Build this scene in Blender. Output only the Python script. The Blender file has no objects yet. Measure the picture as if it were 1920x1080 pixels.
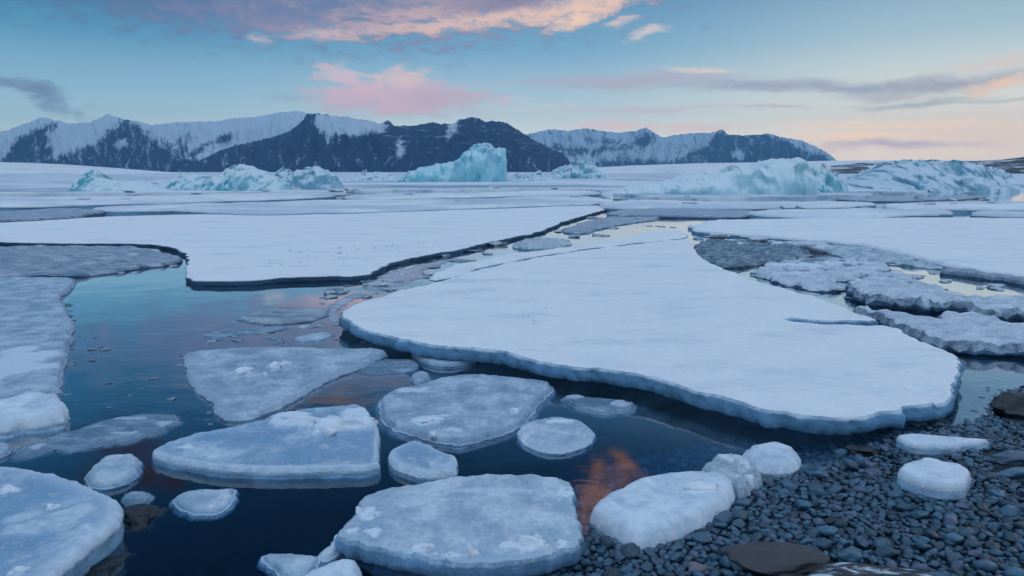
import bpy, bmesh, math, random
import numpy as np
from mathutils import Vector, Matrix
from mathutils.geometry import delaunay_2d_cdt

random.seed(7)
scene = bpy.context.scene
COL = scene.collection
PI = math.pi

# ------------------------------------------------------------------ camera
H = 1.6
F = 1280.0                      # focal length in pixels of the 1920 wide photograph
HOR = 322.0
PITCH = math.atan((540 - HOR) / F)
cam_d = bpy.data.cameras.new('camera'); cam = bpy.data.objects.new('camera', cam_d); COL.objects.link(cam)
cam.location = (0, 0, H)
cam.rotation_euler = (PI / 2 - PITCH, 0, 0)
cam_d.sensor_width = 36; cam_d.lens = 36 * F / 1920
cam_d.clip_end = 60000; cam_d.clip_start = 0.05
scene.camera = cam
cP, sP = math.cos(PITCH), math.sin(PITCH)

def ray(px, py):
    cx = (px - 960) / F; cy = (540 - py) / F
    return (cx, cP + cy * sP, -sP + cy * cP)
def gp(px, py, z=0.0):
    d = ray(px, py); t = (z - H) / d[2]
    return (d[0] * t, d[1] * t)
def proj(X, Y, Z):
    dz = Z - H
    fw = Y * cP - dz * sP; up = Y * sP + dz * cP
    return 960 + F * X / fw, 540 - F * up / fw
def azel(px, py):
    d = ray(px, py)
    return math.degrees(math.atan2(d[0], d[1])), math.degrees(math.atan2(d[2], math.hypot(d[0], d[1])))

# ------------------------------------------------------------------ noise (numpy)
def _hash(ix, iy, iz, s):
    h = (ix * 374761393 + iy * 668265263 + iz * 2147483647 + s * 1274126177) & 0xffffffff
    h = ((h ^ (h >> 13)) * 1274126177) & 0xffffffff
    h = ((h ^ (h >> 16)) * 2246822519) & 0xffffffff
    return (h ^ (h >> 15)) & 0xffffffff
def gnoise(x, y, z, s=0):
    x = np.asarray(x, float); y = np.asarray(y, float) + 0 * x; z = np.asarray(z, float) + 0 * x
    xi = np.floor(x).astype(np.int64); yi = np.floor(y).astype(np.int64); zi = np.floor(z).astype(np.int64)
    xf, yf, zf = x - xi, y - yi, z - zi
    u, v, w = (t * t * t * (t * (t * 6 - 15) + 10) for t in (xf, yf, zf))
    out = 0
    for a in (0, 1):
        for b in (0, 1):
            for c in (0, 1):
                h = _hash(xi + a, yi + b, zi + c, s)
                gx = (h & 1023) / 511.5 - 1; gy = ((h >> 10) & 1023) / 511.5 - 1; gz = ((h >> 20) & 1023) / 511.5 - 1
                wgt = (u if a else 1 - u) * (v if b else 1 - v) * (w if c else 1 - w)
                out = out + wgt * (gx * (xf - a) + gy * (yf - b) + gz * (zf - c))
    return out
def fbm(x, y, z=0.0, s=0, o=4, g=0.5):
    x = np.asarray(x, float); y = np.asarray(y, float); z = np.asarray(z, float)
    t = 0; a = 1.0; f = 1.0
    for k in range(o):
        t = t + a * gnoise(x * f, y * f, z * f + 3.7 * k, s + k * 17); a *= g; f *= 2.03
    return t
def sstep(a, b, x):
    t = np.clip((x - a) / (b - a), 0, 1); return t * t * (3 - 2 * t)

# ------------------------------------------------------------------ materials
def srgb(r, g, b):
    f = lambda c: (c / 255 / 12.92) if c <= 10 else ((c / 255 + 0.055) / 1.055) ** 2.4
    return (f(r), f(g), f(b), 1)
class NT:
    def __init__(s, tree): s.t = tree; s.n = tree.nodes; s.l = tree.links
    def node(s, typ, **kw):
        n = s.n.new(typ)
        for k, v in kw.items(): setattr(n, k, v)
        return n
    def put(s, sock, v):
        if isinstance(v, bpy.types.NodeSocket): s.l.new(v, sock)
        elif v is not None:
            try: sock.default_value = v
            except Exception: sock.default_value = v[:3]
    def math(s, op, a, b=None, c=None, clamp=False):
        n = s.node('ShaderNodeMath', operation=op, use_clamp=clamp)
        s.put(n.inputs[0], a)
        if b is not None: s.put(n.inputs[1], b)
        if c is not None: s.put(n.inputs[2], c)
        return n.outputs[0]
    def mix(s, f, a, b, blend='MIX'):
        n = s.node('ShaderNodeMix', data_type='RGBA', blend_type=blend)
        s.put(n.inputs[0], f); s.put(n.inputs[6], a); s.put(n.inputs[7], b)
        return n.outputs[2]
    def noise(s, vec, scale, detail=4, rough=0.55, dist=0.0, out=0):
        n = s.node('ShaderNodeTexNoise'); s.put(n.inputs['Vector'], vec)
        n.inputs['Scale'].default_value = scale; n.inputs['Detail'].default_value = detail
        n.inputs['Roughness'].default_value = rough; n.inputs['Distortion'].default_value = dist
        return n.outputs[out]
    def ramp(s, f, a, b, lo=0.0, hi=1.0, smooth=True):
        n = s.node('ShaderNodeMapRange', interpolation_type='SMOOTHSTEP' if smooth else 'LINEAR')
        s.put(n.inputs[0], f); n.inputs[1].default_value = a; n.inputs[2].default_value = b
        n.inputs[3].default_value = lo; n.inputs[4].default_value = hi
        return n.outputs[0]
    def mapping(s, vec, scale=(1, 1, 1), loc=(0, 0, 0), rot=(0, 0, 0), typ='POINT'):
        n = s.node('ShaderNodeMapping', vector_type=typ); s.put(n.inputs[0], vec)
        n.inputs['Location'].default_value = loc; n.inputs['Rotation'].default_value = rot; n.inputs['Scale'].default_value = scale
        return n.outputs[0]
    def attr(s, name):
        n = s.node('ShaderNodeAttribute'); n.attribute_name = name; return n.outputs['Fac']
    def bump(s, h, strength, dist, normal=None):
        n = s.node('ShaderNodeBump'); n.inputs['Strength'].default_value = strength
        n.inputs['Distance'].default_value = dist; s.put(n.inputs['Height'], h)
        if normal is not None: s.l.new(normal, n.inputs['Normal'])
        return n.outputs[0]
def new_mat(name):
    m = bpy.data.materials.new(name); m.use_nodes = True; m.node_tree.nodes.clear()
    nt = NT(m.node_tree); out = nt.node('ShaderNodeOutputMaterial')
    return m, nt, out
def principled(nt, out, base, rough, normal=None, **kw):
    p = nt.node('ShaderNodeBsdfPrincipled'); nt.put(p.inputs['Base Color'], base); nt.put(p.inputs['Roughness'], rough)
    if normal is not None: nt.l.new(normal, p.inputs['Normal'])
    for k, v in kw.items(): nt.put(p.inputs[k.replace('_', ' ')], v)
    nt.l.new(p.outputs[0], out.inputs[0]); return p

def mat_ice(name, ice, white, wall, cover, nscale=6.0, rough=0.35, bstr=0.5, bdist=0.01, stretch=(1, 1, 1), sss=0.0, fine=60, cracks=0.0):
    """ice showing through a patchy cover of frost; 'frost' whitens, 'wall' is the bare wet side"""
    m, nt, out = new_mat(name)
    tc = nt.node('ShaderNodeNewGeometry').outputs['Position']
    v = nt.mapping(tc, scale=stretch)
    n1 = nt.noise(v, nscale, 6, 0.6, 0.3); n2 = nt.noise(v, nscale * 4.5, 5, 0.65); n3 = nt.noise(v, fine, 4, 0.6)
    s = nt.math('ADD', nt.math('MULTIPLY', n1, 0.6), nt.math('MULTIPLY', n2, 0.4))
    f = nt.ramp(s, 0.56 - cover * 0.35, 0.83 - cover * 0.35)
    f = nt.math('MULTIPLY', f, nt.ramp(n3, 0.25, 0.6, 0.75, 1.0))
    fr = nt.math('MULTIPLY', nt.attr('frost'), nt.ramp(n2, 0.3, 0.62, 0.55, 1.0))
    f = nt.math('MAXIMUM', f, fr, clamp=True)
    if cracks:
        wv_ = nt.node('ShaderNodeVectorMath', operation='MULTIPLY_ADD'); wn_ = nt.node('ShaderNodeTexNoise'); nt.l.new(v, wn_.inputs['Vector']); wn_.inputs['Scale'].default_value = 7
        nt.l.new(wn_.outputs['Color'], wv_.inputs[0]); wv_.inputs[1].default_value = (0.16, 0.16, 0.16); nt.l.new(v, wv_.inputs[2])
        vo = nt.node('ShaderNodeTexVoronoi', feature='DISTANCE_TO_EDGE'); nt.l.new(wv_.outputs[0], vo.inputs['Vector']); vo.inputs['Scale'].default_value = 2.6
        ln = nt.math('MULTIPLY', nt.ramp(vo.outputs['Distance'], 0.0, 0.022, 1.0, 0.0), nt.ramp(n1, 0.45, 0.62, 0.0, cracks))
        vb = nt.node('ShaderNodeTexVoronoi'); nt.l.new(v, vb.inputs['Vector']); vb.inputs['Scale'].default_value = 38
        bub = nt.math('MULTIPLY', nt.ramp(vb.outputs['Distance'], 0.10, 0.28, 1.0, 0.0), nt.ramp(n2, 0.44, 0.58, 0.0, cracks))
        f = nt.math('MAXIMUM', f, nt.math('MAXIMUM', ln, bub), clamp=True)
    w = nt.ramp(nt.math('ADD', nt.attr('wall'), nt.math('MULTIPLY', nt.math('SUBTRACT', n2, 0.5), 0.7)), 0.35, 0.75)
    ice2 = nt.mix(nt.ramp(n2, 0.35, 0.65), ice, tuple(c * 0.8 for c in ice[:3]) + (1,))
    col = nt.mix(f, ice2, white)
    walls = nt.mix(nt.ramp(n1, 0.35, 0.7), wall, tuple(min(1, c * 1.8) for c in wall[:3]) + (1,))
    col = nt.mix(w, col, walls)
    h = nt.math('ADD', nt.math('ADD', nt.math('MULTIPLY', n2, 0.6), nt.math('MULTIPLY', n3, 0.35)), nt.math('MULTIPLY', f, 0.35))
    b = nt.bump(h, bstr, bdist)
    r = nt.mix(f, (rough,) * 3 + (1,), (min(1, rough + 0.4),) * 3 + (1,))
    p = principled(nt, out, col, r, b, IOR=1.31)
    if sss:
        p.inputs['Subsurface Weight'].default_value = sss
        p.inputs['Subsurface Radius'].default_value = (0.3, 0.7, 1.0); p.inputs['Subsurface Scale'].default_value = 0.06
    return m

SNOW_W = (0.80, 0.84, 0.88, 1)
M = {}
M['snow'] = mat_ice('snow_crust', (0.56, 0.67, 0.78, 1), SNOW_W, (0.10, 0.22, 0.34, 1), 0.86, 0.9, 0.55, 0.55, 0.03, (1, 2.4, 1), fine=22)
M['snow_dark'] = mat_ice('snow_crust_painted_reflection', (0.56, 0.67, 0.78, 1), SNOW_W, (0.05, 0.12, 0.20, 1), 0.86, 0.7, 0.55, 0.55, 0.03, (1, 2.4, 1), fine=22)  # side wall colour darkened, painting in the dim reflection along the front edge
M['farsnow'] = mat_ice('far_snow_crust', (0.46, 0.58, 0.70, 1), SNOW_W, (0.12, 0.23, 0.33, 1), 0.62, 0.14, 0.55, 0.5, 0.05, (1, 1.2, 1), fine=3)
M['grey'] = mat_ice('grey_frosted_ice', (0.24, 0.37, 0.51, 1), (0.55, 0.67, 0.78, 1), (0.13, 0.22, 0.32, 1), 0.50, 5.0, 0.26, 0.8, 0.014, fine=95, cracks=0.8)
M['pale'] = mat_ice('pale_clear_ice', (0.32, 0.47, 0.62, 1), (0.66, 0.76, 0.85, 1), (0.12, 0.23, 0.36, 1), 0.52, 6.0, 0.22, 0.75, 0.014, fine=95, cracks=0.8)
M['white'] = mat_ice('bubbly_white_ice', (0.48, 0.62, 0.76, 1), (0.72, 0.81, 0.89, 1), (0.30, 0.44, 0.60, 1), 0.62, 7.0, 0.18, 0.5, 0.008, fine=100, cracks=0.5)
M['blue'] = mat_ice('smooth_blue_ice', (0.22, 0.39, 0.58, 1), (0.62, 0.73, 0.83, 1), (0.16, 0.28, 0.40, 1), 0.38, 4.0, 0.2, 0.7, 0.012, fine=80, cracks=0.7)
M['slush'] = mat_ice('grey_slush_ice', (0.20, 0.33, 0.48, 1), (0.64, 0.75, 0.86, 1), (0.06, 0.13, 0.21, 1), 0.55, 2.0, 0.3, 1.0, 0.05, (1, 3.2, 1), fine=30)
M['thin'] = mat_ice('thin_wet_ice', (0.12, 0.22, 0.32, 1), (0.40, 0.50, 0.62, 1), (0.08, 0.15, 0.22, 1), 0.42, 3.0, 0.14, 0.4, 0.01, (1, 1.8, 1), fine=40)
M['lumpy'] = mat_ice('lumpy_wet_snow_ice', (0.40, 0.54, 0.70, 1), (0.72, 0.82, 0.92, 1), (0.05, 0.12, 0.20, 1), 0.72, 3.0, 0.4, 0.9, 0.04, (1, 2.0, 1), fine=30)
M['skim'] = mat_ice('skim_ice', (0.26, 0.34, 0.44, 1), (0.52, 0.58, 0.68, 1), (0.15, 0.22, 0.3, 1), 0.5, 2.5, 0.06, 0.3, 0.01, (1, 2.2, 1), fine=40)
M['snowlump'] = mat_ice('snow_lump', (0.56, 0.67, 0.78, 1), (0.78, 0.84, 0.90, 1), (0.5, 0.6, 0.7, 1), 0.8, 9.0, 0.5, 0.7, 0.01, fine=70)
M['brash'] = mat_ice('brash_ice', (0.22, 0.36, 0.46, 1), (0.66, 0.74, 0.82, 1), (0.12, 0.24, 0.32, 1), 0.55, 9.0, 0.25, 0.6, 0.02, fine=50)
M['dark_ice'] = mat_ice('dark_clear_ice', (0.07, 0.16, 0.23, 1), (0.42, 0.53, 0.64, 1), (0.05, 0.11, 0.16, 1), 0.46, 3.2, 0.14, 0.9, 0.03, (1, 2.0, 1), fine=24)

def mat_berg(name, deep, mid, white, snow_from=0.35, snow_to=0.85, scale=0.5, sss=0.0):
    m, nt, out = new_mat(name)
    tc = nt.node('ShaderNodeTexCoord').outputs['Object']
    v = nt.mapping(tc, scale=(1, 1, 0.55))
    n1 = nt.noise(v, scale, 5, 0.6, 0.6); n2 = nt.noise(v, scale * 4, 6, 0.65); n3 = nt.noise(v, scale * 16, 4, 0.6)
    geo = nt.node('ShaderNodeNewGeometry'); sep = nt.node('ShaderNodeSeparateXYZ'); nt.l.new(geo.outputs['Normal'], sep.inputs[0])
    up = nt.math('ADD', sep.outputs[2], nt.math('MULTIPLY', nt.math('SUBTRACT', n2, 0.5), 1.2))
    sf = nt.ramp(up, snow_from, snow_to)
    col = nt.mix(nt.ramp(nt.math('ADD', nt.math('MULTIPLY', n1, 0.7), nt.math('MULTIPLY', n2, 0.3)), 0.38, 0.62), deep, mid)
    col = nt.mix(sf, col, white)
    h = nt.math('ADD', n2, nt.math('MULTIPLY', n3, 0.5))
    principled(nt, out, col, 0.45, nt.bump(h, 0.7, 0.18), IOR=1.31)
    return m
M['berg'] = mat_berg('glacier_ice', (0.09, 0.42, 0.54, 1), (0.36, 0.64, 0.74, 1), (0.70, 0.82, 0.88, 1), 0.35, 0.9)
M['berg_light'] = mat_berg('pale_green_glacier_ice', (0.24, 0.52, 0.60, 1), (0.48, 0.72, 0.78, 1), (0.70, 0.83, 0.88, 1), 0.35, 0.9, 0.35)
M['berg_tall'] = mat_berg('turquoise_glacier_ice', (0.12, 0.46, 0.57, 1), (0.36, 0.66, 0.76, 1), (0.50, 0.74, 0.83, 1), 0.4, 1.0, 0.22)
M['berg_dull'] = mat_berg('weathered_glacier_ice', (0.14, 0.36, 0.48, 1), (0.32, 0.56, 0.68, 1), (0.64, 0.77, 0.86, 1), 0.45, 0.95, 0.5)

def mat_mountain(name, rockc, snowc):
    m, nt, out = new_mat(name)
    uv = nt.node('ShaderNodeUVMap'); uv.uv_map = 'strata'
    u = uv.outputs[0]
    w_ = nt.node('ShaderNodeTexNoise'); nt.l.new(u, w_.inputs['Vector']); w_.inputs['Scale'].default_value = 1.1; w_.inputs['Detail'].default_value = 4
    s_ = nt.node('ShaderNodeVectorMath', operation='MULTIPLY_ADD'); nt.l.new(w_.outputs['Color'], s_.inputs[0]); s_.inputs[1].default_value = (0.9, 0.5, 0); nt.l.new(u, s_.inputs[2])
    u = s_.outputs[0]
    gully = nt.noise(nt.mapping(u, scale=(6.5, 2.0, 1)), 1.0, 8, 0.70, 0.5)
    strata = nt.noise(nt.mapping(u, scale=(3.0, 13.0, 1)), 1.0, 7, 0.66, 0.6)
    fine = nt.noise(u, 17.0, 8, 0.72)
    r = nt.attr('rock'); band = nt.attr('band')
    j = nt.mix(band, gully, strata)
    t = nt.math('ADD', r, nt.math('MULTIPLY', nt.math('SUBTRACT', j, 0.5), 2.6))
    t = nt.math('ADD', t, nt.math('MULTIPLY', nt.math('SUBTRACT', fine, 0.5), 1.35))
    f = nt.ramp(t, 0.22, 0.78)
    rc = nt.mix(nt.ramp(fine, 0.35, 0.65), rockc, tuple(c * 1.9 for c in rockc[:3]) + (1,))
    sc = nt.mix(nt.ramp(gully, 0.3, 0.7), snowc, tuple(c * 0.88 for c in snowc[:3]) + (1,))
    col = nt.mix(f, sc, rc)
    principled(nt, out, col, 0.85, nt.bump(nt.math('ADD', gully, fine), 0.7, 25.0))
    return m
M['mountain'] = mat_mountain('snowy_rock', (0.002, 0.020, 0.070, 1), (0.64, 0.76, 0.88, 1))  # navy rock base: blue of the distant haze put into the colour
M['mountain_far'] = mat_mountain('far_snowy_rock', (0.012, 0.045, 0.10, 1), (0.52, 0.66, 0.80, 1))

def mat_plain(name, a, b, scale, rough=0.7, bstr=0.4, bd=0.02, lo=0.4, hi=0.6, stretch=(1, 1, 1)):
    m, nt, out = new_mat(name)
    v = nt.mapping(nt.node('ShaderNodeTexCoord').outputs['Object'], scale=stretch)
    n = nt.noise(v, scale, 7, 0.65, 0.3); n2 = nt.noise(v, scale * 7, 5, 0.6)
    principled(nt, out, nt.mix(nt.ramp(nt.math('ADD', nt.math('MULTIPLY', n, 0.75), nt.math('MULTIPLY', n2, 0.25)), lo, hi), a, b), rough,
               nt.bump(nt.math('ADD', n, n2), bstr, bd))
    return m
M['bank'] = mat_plain('snow_bank', (0.35, 0.45, 0.55, 1), (0.72, 0.77, 0.83, 1), 0.02, 0.8, 0.3, 1.0, 0.3, 0.5, (1, 1, 4))
M['bank_dark'] = mat_plain('moraine_with_snow', (0.03, 0.045, 0.07, 1), (0.6, 0.66, 0.74, 1), 0.05, 0.9, 0.3, 1.0, 0.47, 0.58, (0.5, 1, 6))
M['bed'] = mat_plain('wet_gravel', (0.006, 0.014, 0.022, 1), (0.022, 0.045, 0.062, 1), 14, 0.55, 0.9, 0.03)
M['pack'] = mat_plain('snowed_pack_ice', (0.26, 0.38, 0.50, 1), (0.68, 0.75, 0.82, 1), 0.06, 0.7, 0.3, 0.2, 0.43, 0.53, (0.5, 1.3, 1))

def mat_stone(name, dark, light, tint, wet=0.38):
    m, nt, out = new_mat(name)
    geo = nt.node('ShaderNodeNewGeometry')
    rnd = nt.math('FRACT', nt.math('ADD', geo.outputs['Random Per Island'], nt.node('ShaderNodeObjectInfo').outputs['Random']))
    tc = geo.outputs['Position']
    n = nt.noise(tc, 35, 6, 0.65); n2 = nt.noise(tc, 160, 3, 0.6)
    c = nt.mix(rnd, dark, light)
    c = nt.mix(nt.ramp(nt.math('FRACT', nt.math('MULTIPLY', rnd, 7.31)), 0.75, 0.95), c, tint)
    c = nt.mix(nt.ramp(n, 0.35, 0.7, 0.0, 0.55), c, tuple(x * 0.5 for x in dark[:3]) + (1,))
    principled(nt, out, c, nt.ramp(n2, 0.3, 0.7, wet - 0.08, wet + 0.2), nt.bump(nt.math('ADD', n, nt.math('MULTIPLY', n2, 0.3)), 0.8, 0.010))
    return m
M['stone'] = mat_stone('basalt_cobble', (0.008, 0.034, 0.060, 1), (0.068, 0.185, 0.29, 1), (0.10, 0.15, 0.25, 1), 0.18)
M['brown'] = mat_stone('red_brown_rock', (0.052, 0.058, 0.070, 1), (0.060, 0.062, 0.072, 1), (0.056, 0.058, 0.07, 1), 0.5)
M['pink'] = mat_stone('pale_pink_stone', (0.20, 0.18, 0.22, 1), (0.24, 0.2, 0.24, 1), (0.22, 0.19, 0.23, 1))
M['blackrock'] = mat_stone('black_rock', (0.003, 0.009, 0.016, 1), (0.010, 0.023, 0.036, 1), (0.010, 0.022, 0.034, 1), 0.3)

def mat_frosted():
    m, nt, out = new_mat('frost_streaked_rock')
    tc = nt.node('ShaderNodeTexCoord').outputs['Object']
    n = nt.noise(nt.mapping(tc, scale=(4, 14, 4)), 2.2, 6, 0.65, 0.8)
    geo = nt.node('ShaderNodeNewGeometry'); sep = nt.node('ShaderNodeSeparateXYZ'); nt.l.new(geo.outputs['Normal'], sep.inputs[0])
    f = nt.ramp(nt.math('ADD', n, nt.math('MULTIPLY', sep.outputs[2], 0.10)), 0.60, 0.72)
    principled(nt, out, nt.mix(f, (0.012, 0.02, 0.032, 1), (0.45, 0.55, 0.66, 1)), 0.5, nt.bump(n, 0.6, 0.02))
    return m
M['frosted'] = mat_frosted()

def mat_water():
    m, nt, out = new_mat('lagoon_water')
    tc = nt.node('ShaderNodeTexCoord').outputs['Object']
    n = nt.noise(nt.mapping(tc, scale=(1.0, 1.6, 1)), 2.2, 3, 0.5, 0.4)
    n2 = nt.noise(nt.mapping(tc, scale=(1.0, 1.8, 1)), 11.0, 3, 0.55)
    patch = nt.ramp(nt.noise(tc, 0.55, 2, 0.5), 0.40, 0.62, 0.12, 1.0)
    h = nt.math('MULTIPLY', nt.math('ADD', n, nt.math('MULTIPLY', n2, 0.22)), patch)
    b = nt.bump(h, 0.12, 0.03)
    lw_ = nt.node('ShaderNodeLayerWeight'); lw_.inputs['Blend'].default_value = 0.5; nt.l.new(b, lw_.inputs['Normal'])
    co = nt.math('SUBTRACT', 1.0, lw_.outputs['Facing'])           # cosine of the viewing angle
    fr = nt.node('ShaderNodeFloatCurve'); nt.l.new(co, fr.inputs['Value'])
    cv = fr.mapping.curves[0]; cv.points[0].location = (0, 1); cv.points[1].location = (1, 0.03)
    for q in ((0.10, 0.93), (0.19, 0.80), (0.27, 0.62), (0.34, 0.42), (0.42, 0.20), (0.52, 0.09)): cv.points.new(*q)
    fr.mapping.update()
    gl = nt.node('ShaderNodeBsdfGlossy'); gl.inputs['Roughness'].default_value = 0.035; nt.l.new(b, gl.inputs['Normal'])
    gl.inputs['Color'].default_value = (0.96, 0.98, 1, 1)
    tr = nt.node('ShaderNodeBsdfTransparent'); tr.inputs['Color'].default_value = (0.75, 0.86, 0.92, 1)
    mx = nt.node('ShaderNodeMixShader'); nt.l.new(fr.outputs[0], mx.inputs[0]); nt.l.new(tr.outputs[0], mx.inputs[1]); nt.l.new(gl.outputs[0], mx.inputs[2])
    nt.l.new(mx.outputs[0], out.inputs[0])
    ab = nt.node('ShaderNodeVolumeAbsorption'); ab.inputs['Color'].default_value = (0.25, 0.60, 0.80, 1); ab.inputs['Density'].default_value = 5.0
    nt.l.new(ab.outputs[0], out.inputs[1])
    return m
M['water'] = mat_water()

# ------------------------------------------------------------------ object helpers
def tag(o, label=None, cat=None, group=None, kind=None):
    if label: o['label'] = label
    if cat: o['category'] = cat
    if group: o['group'] = group
    if kind: o['kind'] = kind
    return o
def link_bm(name, bm, mat, smooth=True, loc=None):
    me = bpy.data.meshes.new(name)
    if loc is not None: bmesh.ops.translate(bm, verts=bm.verts, vec=-Vector(loc))
    bm.to_mesh(me); bm.free()
    me.materials.append(mat)
    if smooth: me.polygons.foreach_set('use_smooth', [True] * len(me.polygons))
    o = bpy.data.objects.new(name, me); COL.objects.link(o)
    if loc is not None: o.location = loc
    return o
def mesh_arrays(name, V, Fc, mat, attrs=None, uv=None, smooth=True):
    me = bpy.data.meshes.new(name); me.from_pydata(V.tolist(), [], Fc.tolist()); me.materials.append(mat)
    if smooth: me.polygons.foreach_set('use_smooth', [True] * len(me.polygons))
    for k, a in (attrs or {}).items():
        at = me.attributes.new(k, 'FLOAT', 'POINT'); at.data.foreach_set('value', np.asarray(a, np.float32))
    if uv is not None:
        l = me.uv_layers.new(name='strata'); idx = np.empty(len(me.loops), np.int32); me.loops.foreach_get('vertex_index', idx)
        l.data.foreach_set('uv', uv[idx].astype(np.float32).ravel())
    me.update()
    o = bpy.data.objects.new(name, me); COL.objects.link(o); return o
def grid_faces(nr, nc):
    i = np.arange(nr - 1)[:, None] * nc + np.arange(nc - 1)[None, :]
    return np.stack([i, i + 1, i + nc + 1, i + nc], -1).reshape(-1, 4)

def sdf(P, poly):
    """signed distance, positive inside"""
    A = poly; B = np.roll(poly, -1, 0); E = B - A; L2 = (E ** 2).sum(1) + 1e-12
    out = np.empty(len(P))
    for i in range(0, len(P), 4000):
        p = P[i:i + 4000]
        w = p[:, None, :] - A[None]
        t = np.clip((w * E[None]).sum(2) / L2, 0, 1)
        d = ((w - t[..., None] * E[None]) ** 2).sum(2).min(1) ** 0.5
        c = ((A[None, :, 1] > p[:, None, 1]) != (B[None, :, 1] > p[:, None, 1]))
        xi = A[None, :, 0] + (p[:, None, 1] - A[None, :, 1]) / (np.where(abs(E[None, :, 1]) < 1e-12, 1e-12, E[None, :, 1])) * E[None, :, 0]
        ins = (c & (p[:, None, 0] < xi)).sum(1) % 2 == 1
        out[i:i + 4000] = np.where(ins, d, -d)
    return out
def chaikin(P, n=1, r=0.2):
    for _ in range(n):
        Q = np.roll(P, -1, 0); P = np.stack([P * (1 - r) + Q * r, P * r + Q * (1 - r)], 1).reshape(-1, 2)
    return P

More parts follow.
